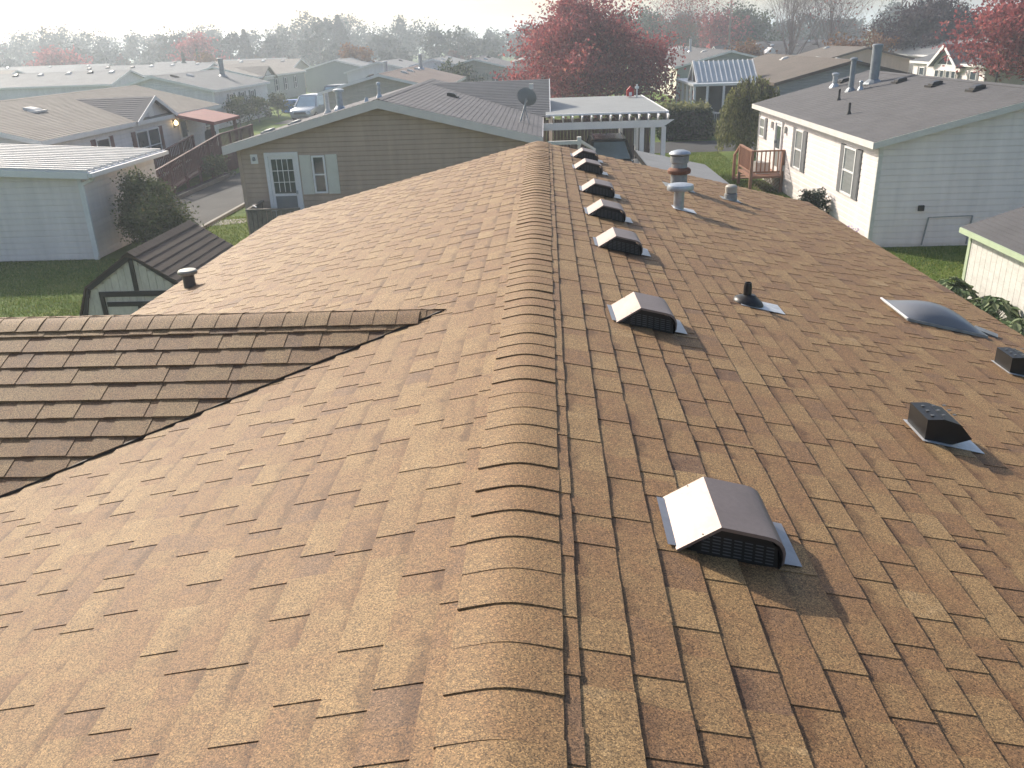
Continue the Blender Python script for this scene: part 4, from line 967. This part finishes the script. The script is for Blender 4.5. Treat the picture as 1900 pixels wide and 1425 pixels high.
for s in (-1, 1): mb.prism([(29.5, gy, gz), (29.5, gy + s * 2.4, gz - gp * 2.4), (29.5, gy + s * 2.4, gz - gp * 2.4 - .12), (29.5, gy, gz - .12)], (3.6, 0, 0))
mb.build('front_gable_roof', M_RS, H)
mb = MB()
for s in (-1, 1): mb.prism([(29.46, gy, gz + .03), (29.46, gy + s * 2.45, gz - gp * 2.45 + .03), (29.46, gy + s * 2.45, gz - gp * 2.45 - .22), (29.46, gy, gz - .22)], (.04, 0, 0))
mb.each('front_gable_fascia', M_WHITE, H)
MB().prism([(29.9, gy - 2.2, 2.2), (29.9, gy + 2.2, 2.2), (29.9, gy + 2.2, gz - gp * 2.2 - .1), (29.9, gy, gz - .12), (29.9, gy - 2.2, gz - gp * 2.2 - .1)], (.5, 0, 0)).build('front_gable_wall', M_VINYL, H)
for s in (-1, 1):
    w = MB().prism([(29.88, gy + s * .10, 2.65), (29.88, gy + s * 1.55, 2.65), (29.88, gy + s * .10, 3.5)], (-.02, 0, 0)).build('gable_window', M_GLASS, H)
for s in (63.6, 72.3): window(H, (30.2, 0, 0), 'W', s, .95, 1.1, 2.3, M_SHUT, .3)
for s in (66.0, 66.9, 67.9, 68.8): window(H, (29.9, 0, 0), 'W', s, .7, 1.2, 2.25)
H = far('light grey roof house with satellite dish beyond the galvanised flue', 36.5, 45, 84, 98, M_VINYL, M_RL, vents=3)
H = far('bright-walled far house with small dormer beyond the porch roof', 20.5, 36, 104, 112.5, M_CREAM, M_RG, axis='X', vents=6)
mb = MB().prism([(25.2, 103.6, 2.9), (26.8, 103.6, 2.9), (26.0, 103.6, 3.6)], (0, 2, 0)); mb.build('dormer', M_WHITE, H)
H = far('grey low house with a twin-gable roof above the metal porch', 15.5, 23, 118, 132, M_VINYL2, M_RL, vents=2)
H = far('grey roofed house below the plum-coloured tree', 44, 60, 96, 105, M_BEIGE, M_RB, axis='X', vents=5)
H = far('dark-roofed house under the bare trees', 30, 44, 124, 133, M_GREENGREY, M_RG, axis='X', vents=5)
# -- porch with standing-seam roof
po = thing('metal_roof_porch', 'open porch with standing-seam metal gable roof and slim white posts', 'porch', (12.2, 56, 0))
x0_, x1_, ya, yb = 8.7, 14.2, 51.8, 59.2
MB().box(x0_, x1_, ya, yb, 2.55, 2.68).build('flat_roof', mat('pale_metal', (.55, .58, .60), .4, .08, 1, metal=.3), po)
rx0, rx1, ry, rh = 9.15, 12.7, 54.8, 1.12
M_SEAM = mat('seam_metal', (.42, .46, .48), .45, .1, 1, metal=.15)
for s in (-1, 1):
    MB().prism([(rx0, ry, 2.70 + rh), (rx0, ry + s * 1.7, 2.70), (rx0, ry + s * 1.7, 2.66), (rx0, ry, 2.66 + rh)], (rx1 - rx0, 0, 0)).build('metal_roof_slope', M_SEAM, po)
    for i in range(13):
        xx = rx0 + .02 + (rx1 - rx0 - .04) * i / 12
        MB().prism([(xx - .025, ry, 2.705 + rh), (xx - .025, ry + s * 1.7, 2.705), (xx - .025, ry + s * 1.7, 2.76), (xx - .025, ry, 2.76 + rh)], (.05, 0, 0)).build('seam', M_WHITE, po)
MB().prism([(rx0 - .02, ry - 1.75, 2.68), (rx0 - .02, ry - 1.62, 2.68), (rx0 - .02, ry, 2.62 + rh), (rx0 - .02, ry + 1.62, 2.68), (rx0 - .02, ry + 1.75, 2.68), (rx0 - .02, ry, 2.78 + rh)], (-.06, 0, 0)).box(rx0 - .06, rx0, ry - .04, ry + .04, 2.68, 2.7 + rh - .1).build('gable_frame', M_WHITE, po)
MB().add([(rx0 + .03, ry - 1.6, 2.69), (rx0 + .03, ry + 1.6, 2.69), (rx0 + .03, ry, 2.62 + rh)], [(0, 1, 2)]).build('gable_screen', M_BLACK, po)
for xx, yy in ((8.8, 51.95), (9.55, 51.95), (8.8, 53.2), (8.8, 54.6), (8.8, 56.4), (8.8, 58.9), (10.5, 51.95), (12.4, 51.95)):
    MB().box(xx - .06, xx + .06, yy - .06, yy + .06, 0, 2.55).build('post', M_WHITE, po)
MB().box(x0_ + .1, x1_, ya + .1, yb, .0, .25).build('floor', M_CONC, po)
MB().box(10.0, 14.2, 53.8, 59.0, .25, 2.5).build('screen_wall', mat('dark_screen', (.045, .06, .065), .5), po)
MB().box(8.95, 9.5, 58.2, 58.5, .25, 2.5).build('door_panel', M_CREAM, po)
MB().box(8.85, 10.5, 51.9, 52.0, 1.0, 1.06).each('rail', M_WHITE, po)
tbq = thing('patio_table', 'white covered patio table inside the metal-roofed porch', 'table', (9.9, 53, .25))
MB().box(9.3, 10.4, 52.6, 53.4, .92, .98).build('top', M_WHITE, tbq)
MB().prism([(9.5, 52.7, .99), (10.2, 52.7, .99), (10.05, 52.7, 1.25), (9.8, 52.7, 1.42), (9.6, 52.7, 1.2)], (0, .5, 0)).build('cover', M_OLDWHITE, tbq)
for xx, yy in ((9.4, 52.7), (10.3, 52.7), (9.4, 53.3), (10.3, 53.3)): MB().cyl((xx, yy, .25), (xx, yy, .92), .03).build('leg', M_GALV, tbq)
# -- utility poles on the skyline
for i, (px_, py_, hh, lb) in enumerate([(26.0, 128, 10.6, 'thin utility pole between the red-topped tree and the bare trees'), (45.5, 118, 10.0, 'thin utility pole left of the plum-coloured tree')]):
    u = thing('utility_pole', lb, 'pole', (px_, py_, 0))
    MB().cyl((px_, py_, 0), (px_, py_, hh), .15, .10, 8).build('shaft', M_WOODG, u)
    MB().box(px_ - 1.1, px_ + 1.1, py_ - .06, py_ + .06, hh - .9, hh - .75).build('crossarm', M_WOODG, u)
    for k in (-1, -.4, .4, 1): MB().cyl((px_ + k, py_, hh - .75), (px_ + k, py_, hh - .55), .05).build('insulator', M_GALV, u)
# -- street lamp
lm = thing('street_lamp', 'black post lamp with glass lantern in front of the red tree', 'street lamp', (30.0, 60, 0))
MB().cyl((30.0, 60, 0), (30.0, 60, 3.3), .07, .05).build('post', M_BLACK, lm)
MB().lathe((30.0, 60, 3.3), [(.10, 0), (.14, .05), (.20, .35), (.17, .42)], 8).build('lantern', mat('frosted_glass', (.75, .62, .42), .3), lm)
MB().lathe((30.0, 60, 3.72), [(.24, 0), (.20, .08), (.05, .2), (.02, .28)], 8).build('lamp_cap', M_BLACK, lm)

# ------------------------------------------------------------------ trees and plants
def quads(P, N, size, tint, asp=1.4, droop=0.):
    """leaf quads: P centres, size array"""
    k = len(P); a = rng.normal(size=(k, 3)); a[:, 2] -= droop; a /= np.linalg.norm(a, axis=1, keepdims=True)
    b = np.cross(a, rng.normal(size=(k, 3))); b /= np.linalg.norm(b, axis=1, keepdims=True)
    s = size[:, None]; L = a * s * asp / 2; Wv = b * s / 2
    return np.stack([P - L, P + Wv * .8 - L * .1, P + L, P - Wv * .8 - L * .1], 1).reshape(-1, 3), np.repeat(tint, 4)
def mesh_q(name, v, tint, m):
    nf = len(v) // 4
    me = bpy.data.meshes.new(name); me.vertices.add(len(v)); me.vertices.foreach_set('co', v.astype(np.float32).ravel())
    me.loops.add(len(v)); me.loops.foreach_set('vertex_index', np.arange(len(v))); me.polygons.add(nf)
    me.polygons.foreach_set('loop_start', np.arange(nf) * 4); me.update(calc_edges=True)
    a = me.attributes.new('tint', 'FLOAT', 'POINT'); a.data.foreach_set('value', np.clip(tint, 0, 1).astype(np.float32))
    me.materials.append(m); return me
def skeleton(H, rc, z0, nl, seed, up=.5, depth=3, r0=None, taper=.35, rise=.55):
    """trunk and limbs; returns MB and tip points"""
    r = random.Random(seed); mb = MB(); tips = []; r0 = r0 or H * .022
    def grow(p, d, L, rad, dep):
        n = 3; q = p
        for i in range(n):
            d2 = (d + V((r.gauss(0, .13), r.gauss(0, .13), r.gauss(.04, .08)))).normalized(); e = q + d2 * L / n
            mb.cyl(q, e, rad * (1 - .22 * i), rad * (1 - .22 * (i + 1)), 6 if rad > .03 else 3, False); q = e; d = d2
            if dep > 0 and i >= 1 or dep > 1:
                for _ in range(2 if dep > 1 else 2):
                    s = V((r.gauss(0, 1), r.gauss(0, 1), r.gauss(.25, .5))).normalized(); nd_ = (d * .6 + s * .75).normalized()
                    if dep > 0: grow(q, nd_, L * r.uniform(.45, .62), rad * .45, dep - 1)
            tips.append((q.copy(), L))
    base = V((0, 0, 0)); mb.cyl(base, V((0, 0, z0)), r0 * 1.2, r0, 8, False)
    for i in range(nl):
        t = (i + .5) / nl; az = i * 2.4 + r.uniform(-.3, .3); el = up + rise * t
        st_ = V((0, 0, z0 * .7 + (H * .55 - z0 * .7) * t * .8)); d = V((math.cos(az) * math.cos(el), math.sin(az) * math.cos(el), math.sin(el)))
        L = rc * (1.05 - taper * t) if up < .8 else (H - st_.z) * .8
        grow(st_, d, L, r0 * (.55 - .25 * t), depth - 1)
    mb.cyl(V((0, 0, z0)), V((0, 0, H * .8)), r0, r0 * .2, 6, False)
    return mb, tips
M_BARE = mat('pale_bark', (.19, .145, .14), .9, .2, 6)
def tree_thing(name, label, loc, H, rc, z0, nl, m, nleaf, lsize, seed, up=.35, spread=.45, zs=1., top_thin=0., group=None, cat='tree', bare=False, depth=3, tint_z=0., taper=.35, rise=.55):
    R = thing(name, label, cat, loc, group, world=False)
    mb, tips = skeleton(H, rc, z0, nl, seed, up, depth, H * .0095 if depth > 3 else None, taper, rise)
    link_part(mb, 'trunk', M_BARE if depth > 3 else M_TWIG, R)
    if nleaf:
        T_ = np.array([tuple(t[0]) for t in tips]); idx = rng.integers(0, len(T_), nleaf)
        if top_thin:
            zz = T_[:, 2] / T_[:, 2].max(); w = np.where(zz > .72, top_thin, 1.); w /= w.sum(); idx = rng.choice(len(T_), nleaf, p=w)
        P = T_[idx] + rng.normal(size=(nleaf, 3)) * np.array([spread, spread, spread * .7]) * rc * .28
        cl = rng.uniform(-.25, .25, len(T_))[idx]
        ti = .5 + cl + rng.normal(0, .14, nleaf) + tint_z * (P[:, 2] / H - .5)
        v, tt = quads(P, None, lsize * rng.uniform(.6, 1.3, nleaf), ti)
        v[:, 2] = np.maximum(v[:, 2], .05)
        o = bpy.data.objects.new('crown', mesh_q('crown', v, tt, m)); C.objects.link(o); o.parent = R
    return R
tree_thing('red_maple', 'large red maple with thinning purple-brown top beyond the carport', (2.9, 62, 0), 8.8, 4.5, .7, 24, L_RED, 52000, .165, 3, .12, .40, top_thin=.45, tint_z=-.05, taper=.5, rise=1.25)
tree_thing('red_maple', 'bright red maple cut by the right frame edge behind the lamp', (32.6, 58.5, 0), 8.6, 3.9, 2.4, 13, L_RED, 24000, .20, 8, .35, .5, tint_z=.1)
tree_thing('plum_tree', 'dark plum-leaved tree on the right skyline', (40.2, 97, 0), 8.2, 4.0, 1.6, 12, L_PURP, 12000, .26, 12, .4, .5)
tree_thing('bare_tree', 'bare pinkish tree rising behind the sage house', (17.2, 112, 0), 10.0, 4.2, 1.5, 20, L_RED, 1500, .2, 21, .85, .6, depth=4)
tree_thing('bare_tree', 'tall leafless vase-shaped tree left of its bare twin', (28.2, 104, 0), 11.5, 5.0, 1.0, 26, L_RED, 0, .2, 33, .95, depth=4)
tree_thing('bare_tree', 'leafless tree with fine upright twigs, right of its bare twin', (33.2, 106, 0), 11.0, 4.4, 1.2, 24, L_RED, 350, .2, 37, .9, depth=4)
tree_thing('orange_bush', 'orange autumn bush below the bare trees', (31.5, 92, 0), 4.6, 3.0, .5, 9, L_ORNG, 3500, .22, 41, .3)
tree_thing('orange_bush', 'yellow-brown autumn shrub left of the bare trees', (22.5, 100, 0), 4.2, 2.4, .5, 8, L_ORNG, 2500, .22, 43, .4)
tree_thing('orange_bush', 'small orange tree by the far grey gable', (-26.5, 124, 0), 5.8, 2.6, .8, 8, L_ORNG, 2200, .3, 44, .5)
tree_thing('orange_bush', 'small orange shrub glowing among the left conifers', (-52, 136, 0), 5.8, 2.2, .5, 8, L_ORNG, 1800, .3, 45, .7)
tree_thing('round_shrub', 'round dark green shrub before the shuttered far house', (-9.2, 90.5, 0), 3.0, 2.0, .3, 9, L_GREEN, 3500, .2, 47, .3)
tree_thing('leafy_shrub', 'tall leafy dark green shrub at the corner of the awning shed', (-11.75, 24.3, 0), 2.8, .8, .15, 16, L_DULL, 24000, .062, 51, .75, .65)
tree_thing('leafy_shrub', 'low dull green shrub at the foot of the tall one beside the barn shed', (-11.0, 23.3, 0), 1.5, .9, .15, 10, L_DULL, 7000, .06, 53, .5, .6)
for i, (x_, y_, lb) in enumerate([(-14.7, 37.6, 'small bush under the deck railing'), (-22.9, 64.6, 'upright leafy shrub at the near corner of the pale blue house'), (-22.7, 68.4, 'grey-green shrub under the pale blue house windows'), (-22.4, 72.6, 'spiky shrub by the far end of the pale blue house')]):
    tree_thing('shrub', lb, (x_, y_, 0), (1.1, 2.0, 1.7, 2.2)[i], (.6, 1.2, 1.1, 1.0)[i], .1, 9, L_DULL, 1400, (.09, .14, .14, .12)[i], 60 + i, .6)
tree_thing('small_conifer', 'little dark evergreen shrub beside the white house wall', (8.15, 25.7, 0), 1.25, .42, .05, 10, L_CON, 2600, .06, 71, .6, .5)
tree_thing('purple_flowers', 'tiny purple flower clump at the white house corner', (8.25, 23.1, 0), .42, .25, .03, 8, leaf_mat('purple_petals', [(0, (.25, .15, .45)), (1, (.5, .4, .7))]), 500, .05, 72, .6)
# weeping tree
def weeping(loc):
    R = thing('weeping_tree', 'pale green weeping tree with hanging branches beside the white house', 'tree', loc, world=False)
    r = random.Random(4); mb = MB(); pts = []
    mb.cyl((0, 0, 0), (0.05, 0, 2.4), .12, .08, 8)
    for i in range(150):
        az = r.uniform(0, 6.28); R_ = r.uniform(.3, 1.55); top = 3.35 - .5 * R_ * R_ / 2.2 + r.gauss(0, .15); low = r.uniform(.1, 1.2)
        p0 = V((0, 0, 2.3)); p1 = V((math.cos(az) * R_ * .7, math.sin(az) * R_ * .7, top)); p2 = V((math.cos(az) * R_, math.sin(az) * R_, low))
        mb.cyl(p0, p1, .02, .012, 3, False); mb.cyl(p1, p2, .012, .004, 3, False)
        for k in range(75):
            f = r.random(); q = p1.lerp(p2, f); bul = math.sin(f * math.pi) * .14
            pts.append((q.x + math.cos(az) * bul + r.gauss(0, .06), q.y + math.sin(az) * bul + r.gauss(0, .06), q.z))
    link_part(mb, 'trunk', M_TWIG, R); P = np.array(pts)
    v, tt = quads(P, None, .085 * rng.uniform(.6, 1.3, len(P)), rng.uniform(.1, .95, len(P)), 2.2, 2.2)
    o = bpy.data.objects.new('crown', mesh_q('crown', v, tt, L_WEEP)); C.objects.link(o); o.parent = R
weeping((9.55, 40.6, 0))
# clipped hedge
def hedge(label, x0, x1, y0, y1, h, m, n, s, name='hedge', fuzz=.07, topm=None):
    R = thing(name, label, 'hedge', ((x0 + x1) / 2, (y0 + y1) / 2, 0))
    MB().box(x0 + .1, x1 - .1, y0 + .1, y1 - .1, .02, h - .1).build('stem_mass', M_TWIG, R)
    u = rng.uniform(0, 1, (n, 3)); f = rng.integers(0, 5, n)
    P = np.stack([x0 + (x1 - x0) * u[:, 0], y0 + (y1 - y0) * u[:, 1], h * u[:, 2]], 1)
    P[f == 0, 0] = x0; P[f == 1, 0] = x1; P[f == 2, 1] = y0; P[f == 3, 1] = y1; P[f == 4, 2] = h
    P += rng.normal(0, fuzz, (n, 3)); P[:, 2] = np.maximum(P[:, 2], .05)
    v, tt = quads(P, None, s * rng.uniform(.6, 1.3, n), rng.uniform(0, .8, n))
    o = bpy.data.objects.new('foliage', mesh_q('foliage', v, tt, m)); link(o, R)
    if topm:
        k = n // 6; P = np.stack([rng.uniform(x0, x1, k), rng.uniform(y0, y1, k), h + np.abs(rng.normal(0, .16, k))], 1)
        v, tt = quads(P, None, s * 1.2 * rng.uniform(.6, 1.3, k), rng.uniform(.3, 1, k)); link(bpy.data.objects.new('new_growth', mesh_q('new_growth', v, tt, topm)), R)
hedge('dark green clipped hedge with yellowish tips right of the carport', 6.5, 9.0, 47.6, 49.6, 1.55, L_GREEN, 6500, .13, topm=L_WEEP)
hedge('brown-green low bed of perennials before the metal-roofed porch', 9.0, 11.2, 49.6, 51.2, .55, L_DULL, 2200, .12, 'flower_bed', .1)
# hostas along the green-trimmed shed
def hosta(label, x, y, rad, h, n, seed):
    R = thing('hosta', label, 'plant', (x, y, 0)); r = random.Random(seed)
    stem = MB()
    for i in range(n):
        az = r.uniform(0, 6.28); d = rad * math.sqrt(r.random()); z = h * (1 - .55 * (d / rad) ** 2) * r.uniform(.75, 1.08)
        c = V((x + math.cos(az) * d, y + math.sin(az) * d, z)); out = V((math.cos(az + r.gauss(0, .4)), math.sin(az + r.gauss(0, .4)), -.25 + r.gauss(0, .25))).normalized()
        sd_ = out.cross(V((0, 0, 1))).normalized(); nn = sd_.cross(out); L = r.uniform(.15, .24); w = L * .62
        vs = [c - out * L * .5, c - out * L * .2 + sd_ * w * .42 + nn * .02, c + out * L * .15 + sd_ * w * .5 + nn * .015, c + out * L * .55 - nn * .03, c + out * L * .15 - sd_ * w * .5 + nn * .015, c - out * L * .2 - sd_ * w * .42 + nn * .02, c - nn * .012]
        t = r.uniform(.1, .75); mb = MB(); mb.add(vs, [(6, 0, 1), (6, 1, 2), (6, 2, 3), (6, 3, 4), (6, 4, 5), (6, 5, 0)])
        mb.build('leaf', L_HOSTA, R, attrs={'tint': [t, t + .12, t + .2, t + .25, t + .2, t + .12, t]})
        stem.cyl((x + r.gauss(0, .04), y + r.gauss(0, .04), 0), c - out * L * .5, .006, .004, 3, False)
    stem.build('stem', L_GREEN_S, R)
L_GREEN_S = mat('stem_green', (.06, .09, .03), .6)
hosta('leafy pale-edged hosta clump at the far corner of the green-trimmed shed', 8.42, 16.95, .50, .60, 130, 1)
hosta('second hosta clump along the green-trimmed shed, nearer the camera', 8.58, 15.6, .52, .60, 150, 2)
hosta('hosta clump cut by the frame edge at the green-trimmed shed', 8.55, 14.35, .5, .58, 90, 3)
# conifers and distant trees
def conifer(label, loc, H, rad, n, seed):
    R = thing('conifer', label, 'tree', loc, world=False); mb = MB().cyl((0, 0, 0), (0, 0, H * .97), H * .02, .01, 6); r = random.Random(seed)
    link_part(mb, 'trunk', M_TWIG, R); f = rng.uniform(0, 1, n) ** .8; az = rng.uniform(0, 6.28, n)
    tier = (np.floor(f * 11) + .35 * (1 + np.sin(az * 5 + f * 40))) / 11.6
    d = rad * (1 - f) * rng.uniform(.25, 1.08, n) ** .6 * (1 + .2 * np.sin(az * 3 + seed))
    P = np.stack([np.cos(az) * d, np.sin(az) * d, H * (.06 + .94 * np.clip(tier, 0, 1)) - d * .25], 1)
    v, tt = quads(P, None, (H * .05) * rng.uniform(.6, 1.3, n), rng.uniform(0, 1, n)); v[:, 2] = np.maximum(v[:, 2], .1)
    o = bpy.data.objects.new('crown', mesh_q('crown', v, tt, L_CON)); C.objects.link(o); o.parent = R
conifer('tall pointed spruce standing above the treeline left of centre', (-47, 205, 0), 12.5, 4.2, 3500, 1)
conifer('narrow dark spruce left of the tall pointed one', (-64, 190, 0), 9.8, 3.0, 2600, 2)
for i, (x_, y_, h_) in enumerate([(-55, 140, 6.0), (-53.2, 141, 5.2), (-57, 139, 5.6)]):
    conifer(('slim arborvitae, middle of three before the left treeline', 'slim arborvitae, right of three before the left treeline', 'slim arborvitae, left of three before the left treeline')[i], (x_, y_, 0), h_, .9, 900, 10 + i)
tree_thing('red_tree', 'purplish red tree rising from the left treeline', (-63, 160, 0), 10.5, 3.6, 1.5, 11, L_RED, 2600, .35, 81, .4)
tree_thing('red_tree', 'hazy reddish tree at the far left', (-88, 158, 0), 7.0, 3.8, 1.2, 11, L_RED, 2200, .4, 83, .4)
tree_thing('red_tree', 'red-topped tree right of the bare pinkish tree', (26.5, 138, 0), 9.0, 4.0, 1.5, 11, L_RED, 2200, .35, 85, .4)
tree_thing('round_green_tree', 'round dark green tree on the skyline right of the bare pinkish tree', (30.5, 142, 0), 9.4, 4.6, 1.4, 12, L_GREEN, 5200, .36, 87, .4)
tree_thing('round_green_tree', 'dark green tree between the plum tree and the red maple', (52, 108, 0), 7.2, 3.2, 1.2, 11, L_GREEN, 4200, .3, 89, .4)
tree_thing('round_green_tree', 'domed green tree just right of the large red maple', (15.5, 150, 0), 9.2, 4.6, 1.4, 12, L_GREEN, 5000, .38, 91, .4)
tree_thing('round_green_tree', 'olive green tree behind the sage house', (21.8, 158, 0), 8.0, 4.4, 1.2, 11, L_DULL, 4200, .38, 93, .4)
# far woodland that reads as one mass
def treeline():
    vs = []; ts = []; tr = MB()
    def top(b):      # crown height follows the skyline of the photograph; b = bearing x/y
        return 10.8 + 1.2 * math.sin(b * 19) + .9 * math.sin(b * 47 + 1) + (1.0 if b < -.1 else -1.0)
    k = 0
    for row, (yd, n) in enumerate(((172, 60), (200, 54), (235, 60), (275, 64))):
        for i in range(n):
            b = -.78 + 1.62 * (i + .5) / n + rng.uniform(-.02, .02); y = yd + rng.uniform(-14, 14); x = b * y
            H = top(b) * rng.uniform(.78, 1.08) * (.42, .82, .94, 1.04)[row]; rc = H * rng.uniform(.36, .5); m = 1700
            tr.cyl((x, y, 0), (x, y, H * .6), .22, .1, 5, False)
            nb = 22; cc = rng.normal(size=(nb, 3)); cc /= np.linalg.norm(cc, axis=1, keepdims=True); cc *= rng.uniform(.45, 1, (nb, 1)) * np.array([rc, rc, H * .47]); cc[:, 2] += H * .50
            idx = rng.integers(0, nb, m); P = cc[idx] + rng.normal(size=(m, 3)) * rc * .165; P[:, 2] = np.clip(P[:, 2], .4, None); P += np.array([x, y, 0])
            base = rng.choice([.25, .35, .45, .55, .7, .9], p=[.2, .25, .25, .18, .08, .04])
            v, tt = quads(P, None, .56 * rng.uniform(.6, 1.3, m), base + rng.normal(0, .10, m) + rng.uniform(-.1, .1, nb)[idx], 1.2); vs.append(v); ts.append(tt)
    me = mesh_q('treeline', np.concatenate(vs), np.concatenate(ts), L_FAR)
    o = link(bpy.data.objects.new('treeline', me)); tag(o, 'hazy blue-green belt of distant trees along the horizon', 'woodland', kind='stuff')
    tr.build('trunk_mass', M_TWIG, o)
treeline()

# ------------------------------------------------------------------ haze
hz = MB().box(-910, 910, -70, 1510, -1, 19).build('haze', None)
m = bpy.data.materials.new('haze_air'); m.use_nodes = True; t = m.node_tree; t.nodes.remove(t.nodes['Principled BSDF'])
pv = t.nodes.new('ShaderNodeVolumePrincipled'); pv.inputs['Color'].default_value = (.80, .89, 1.0, 1); pv.inputs['Density'].default_value = .0015; pv.inputs['Anisotropy'].default_value = .42
t.links.new(pv.outputs[0], t.nodes['Material Output'].inputs['Volume'])
hz.data.materials.clear(); hz.data.materials.append(m); tag(hz, 'thin bluish autumn haze over the whole park', 'haze', kind='stuff')
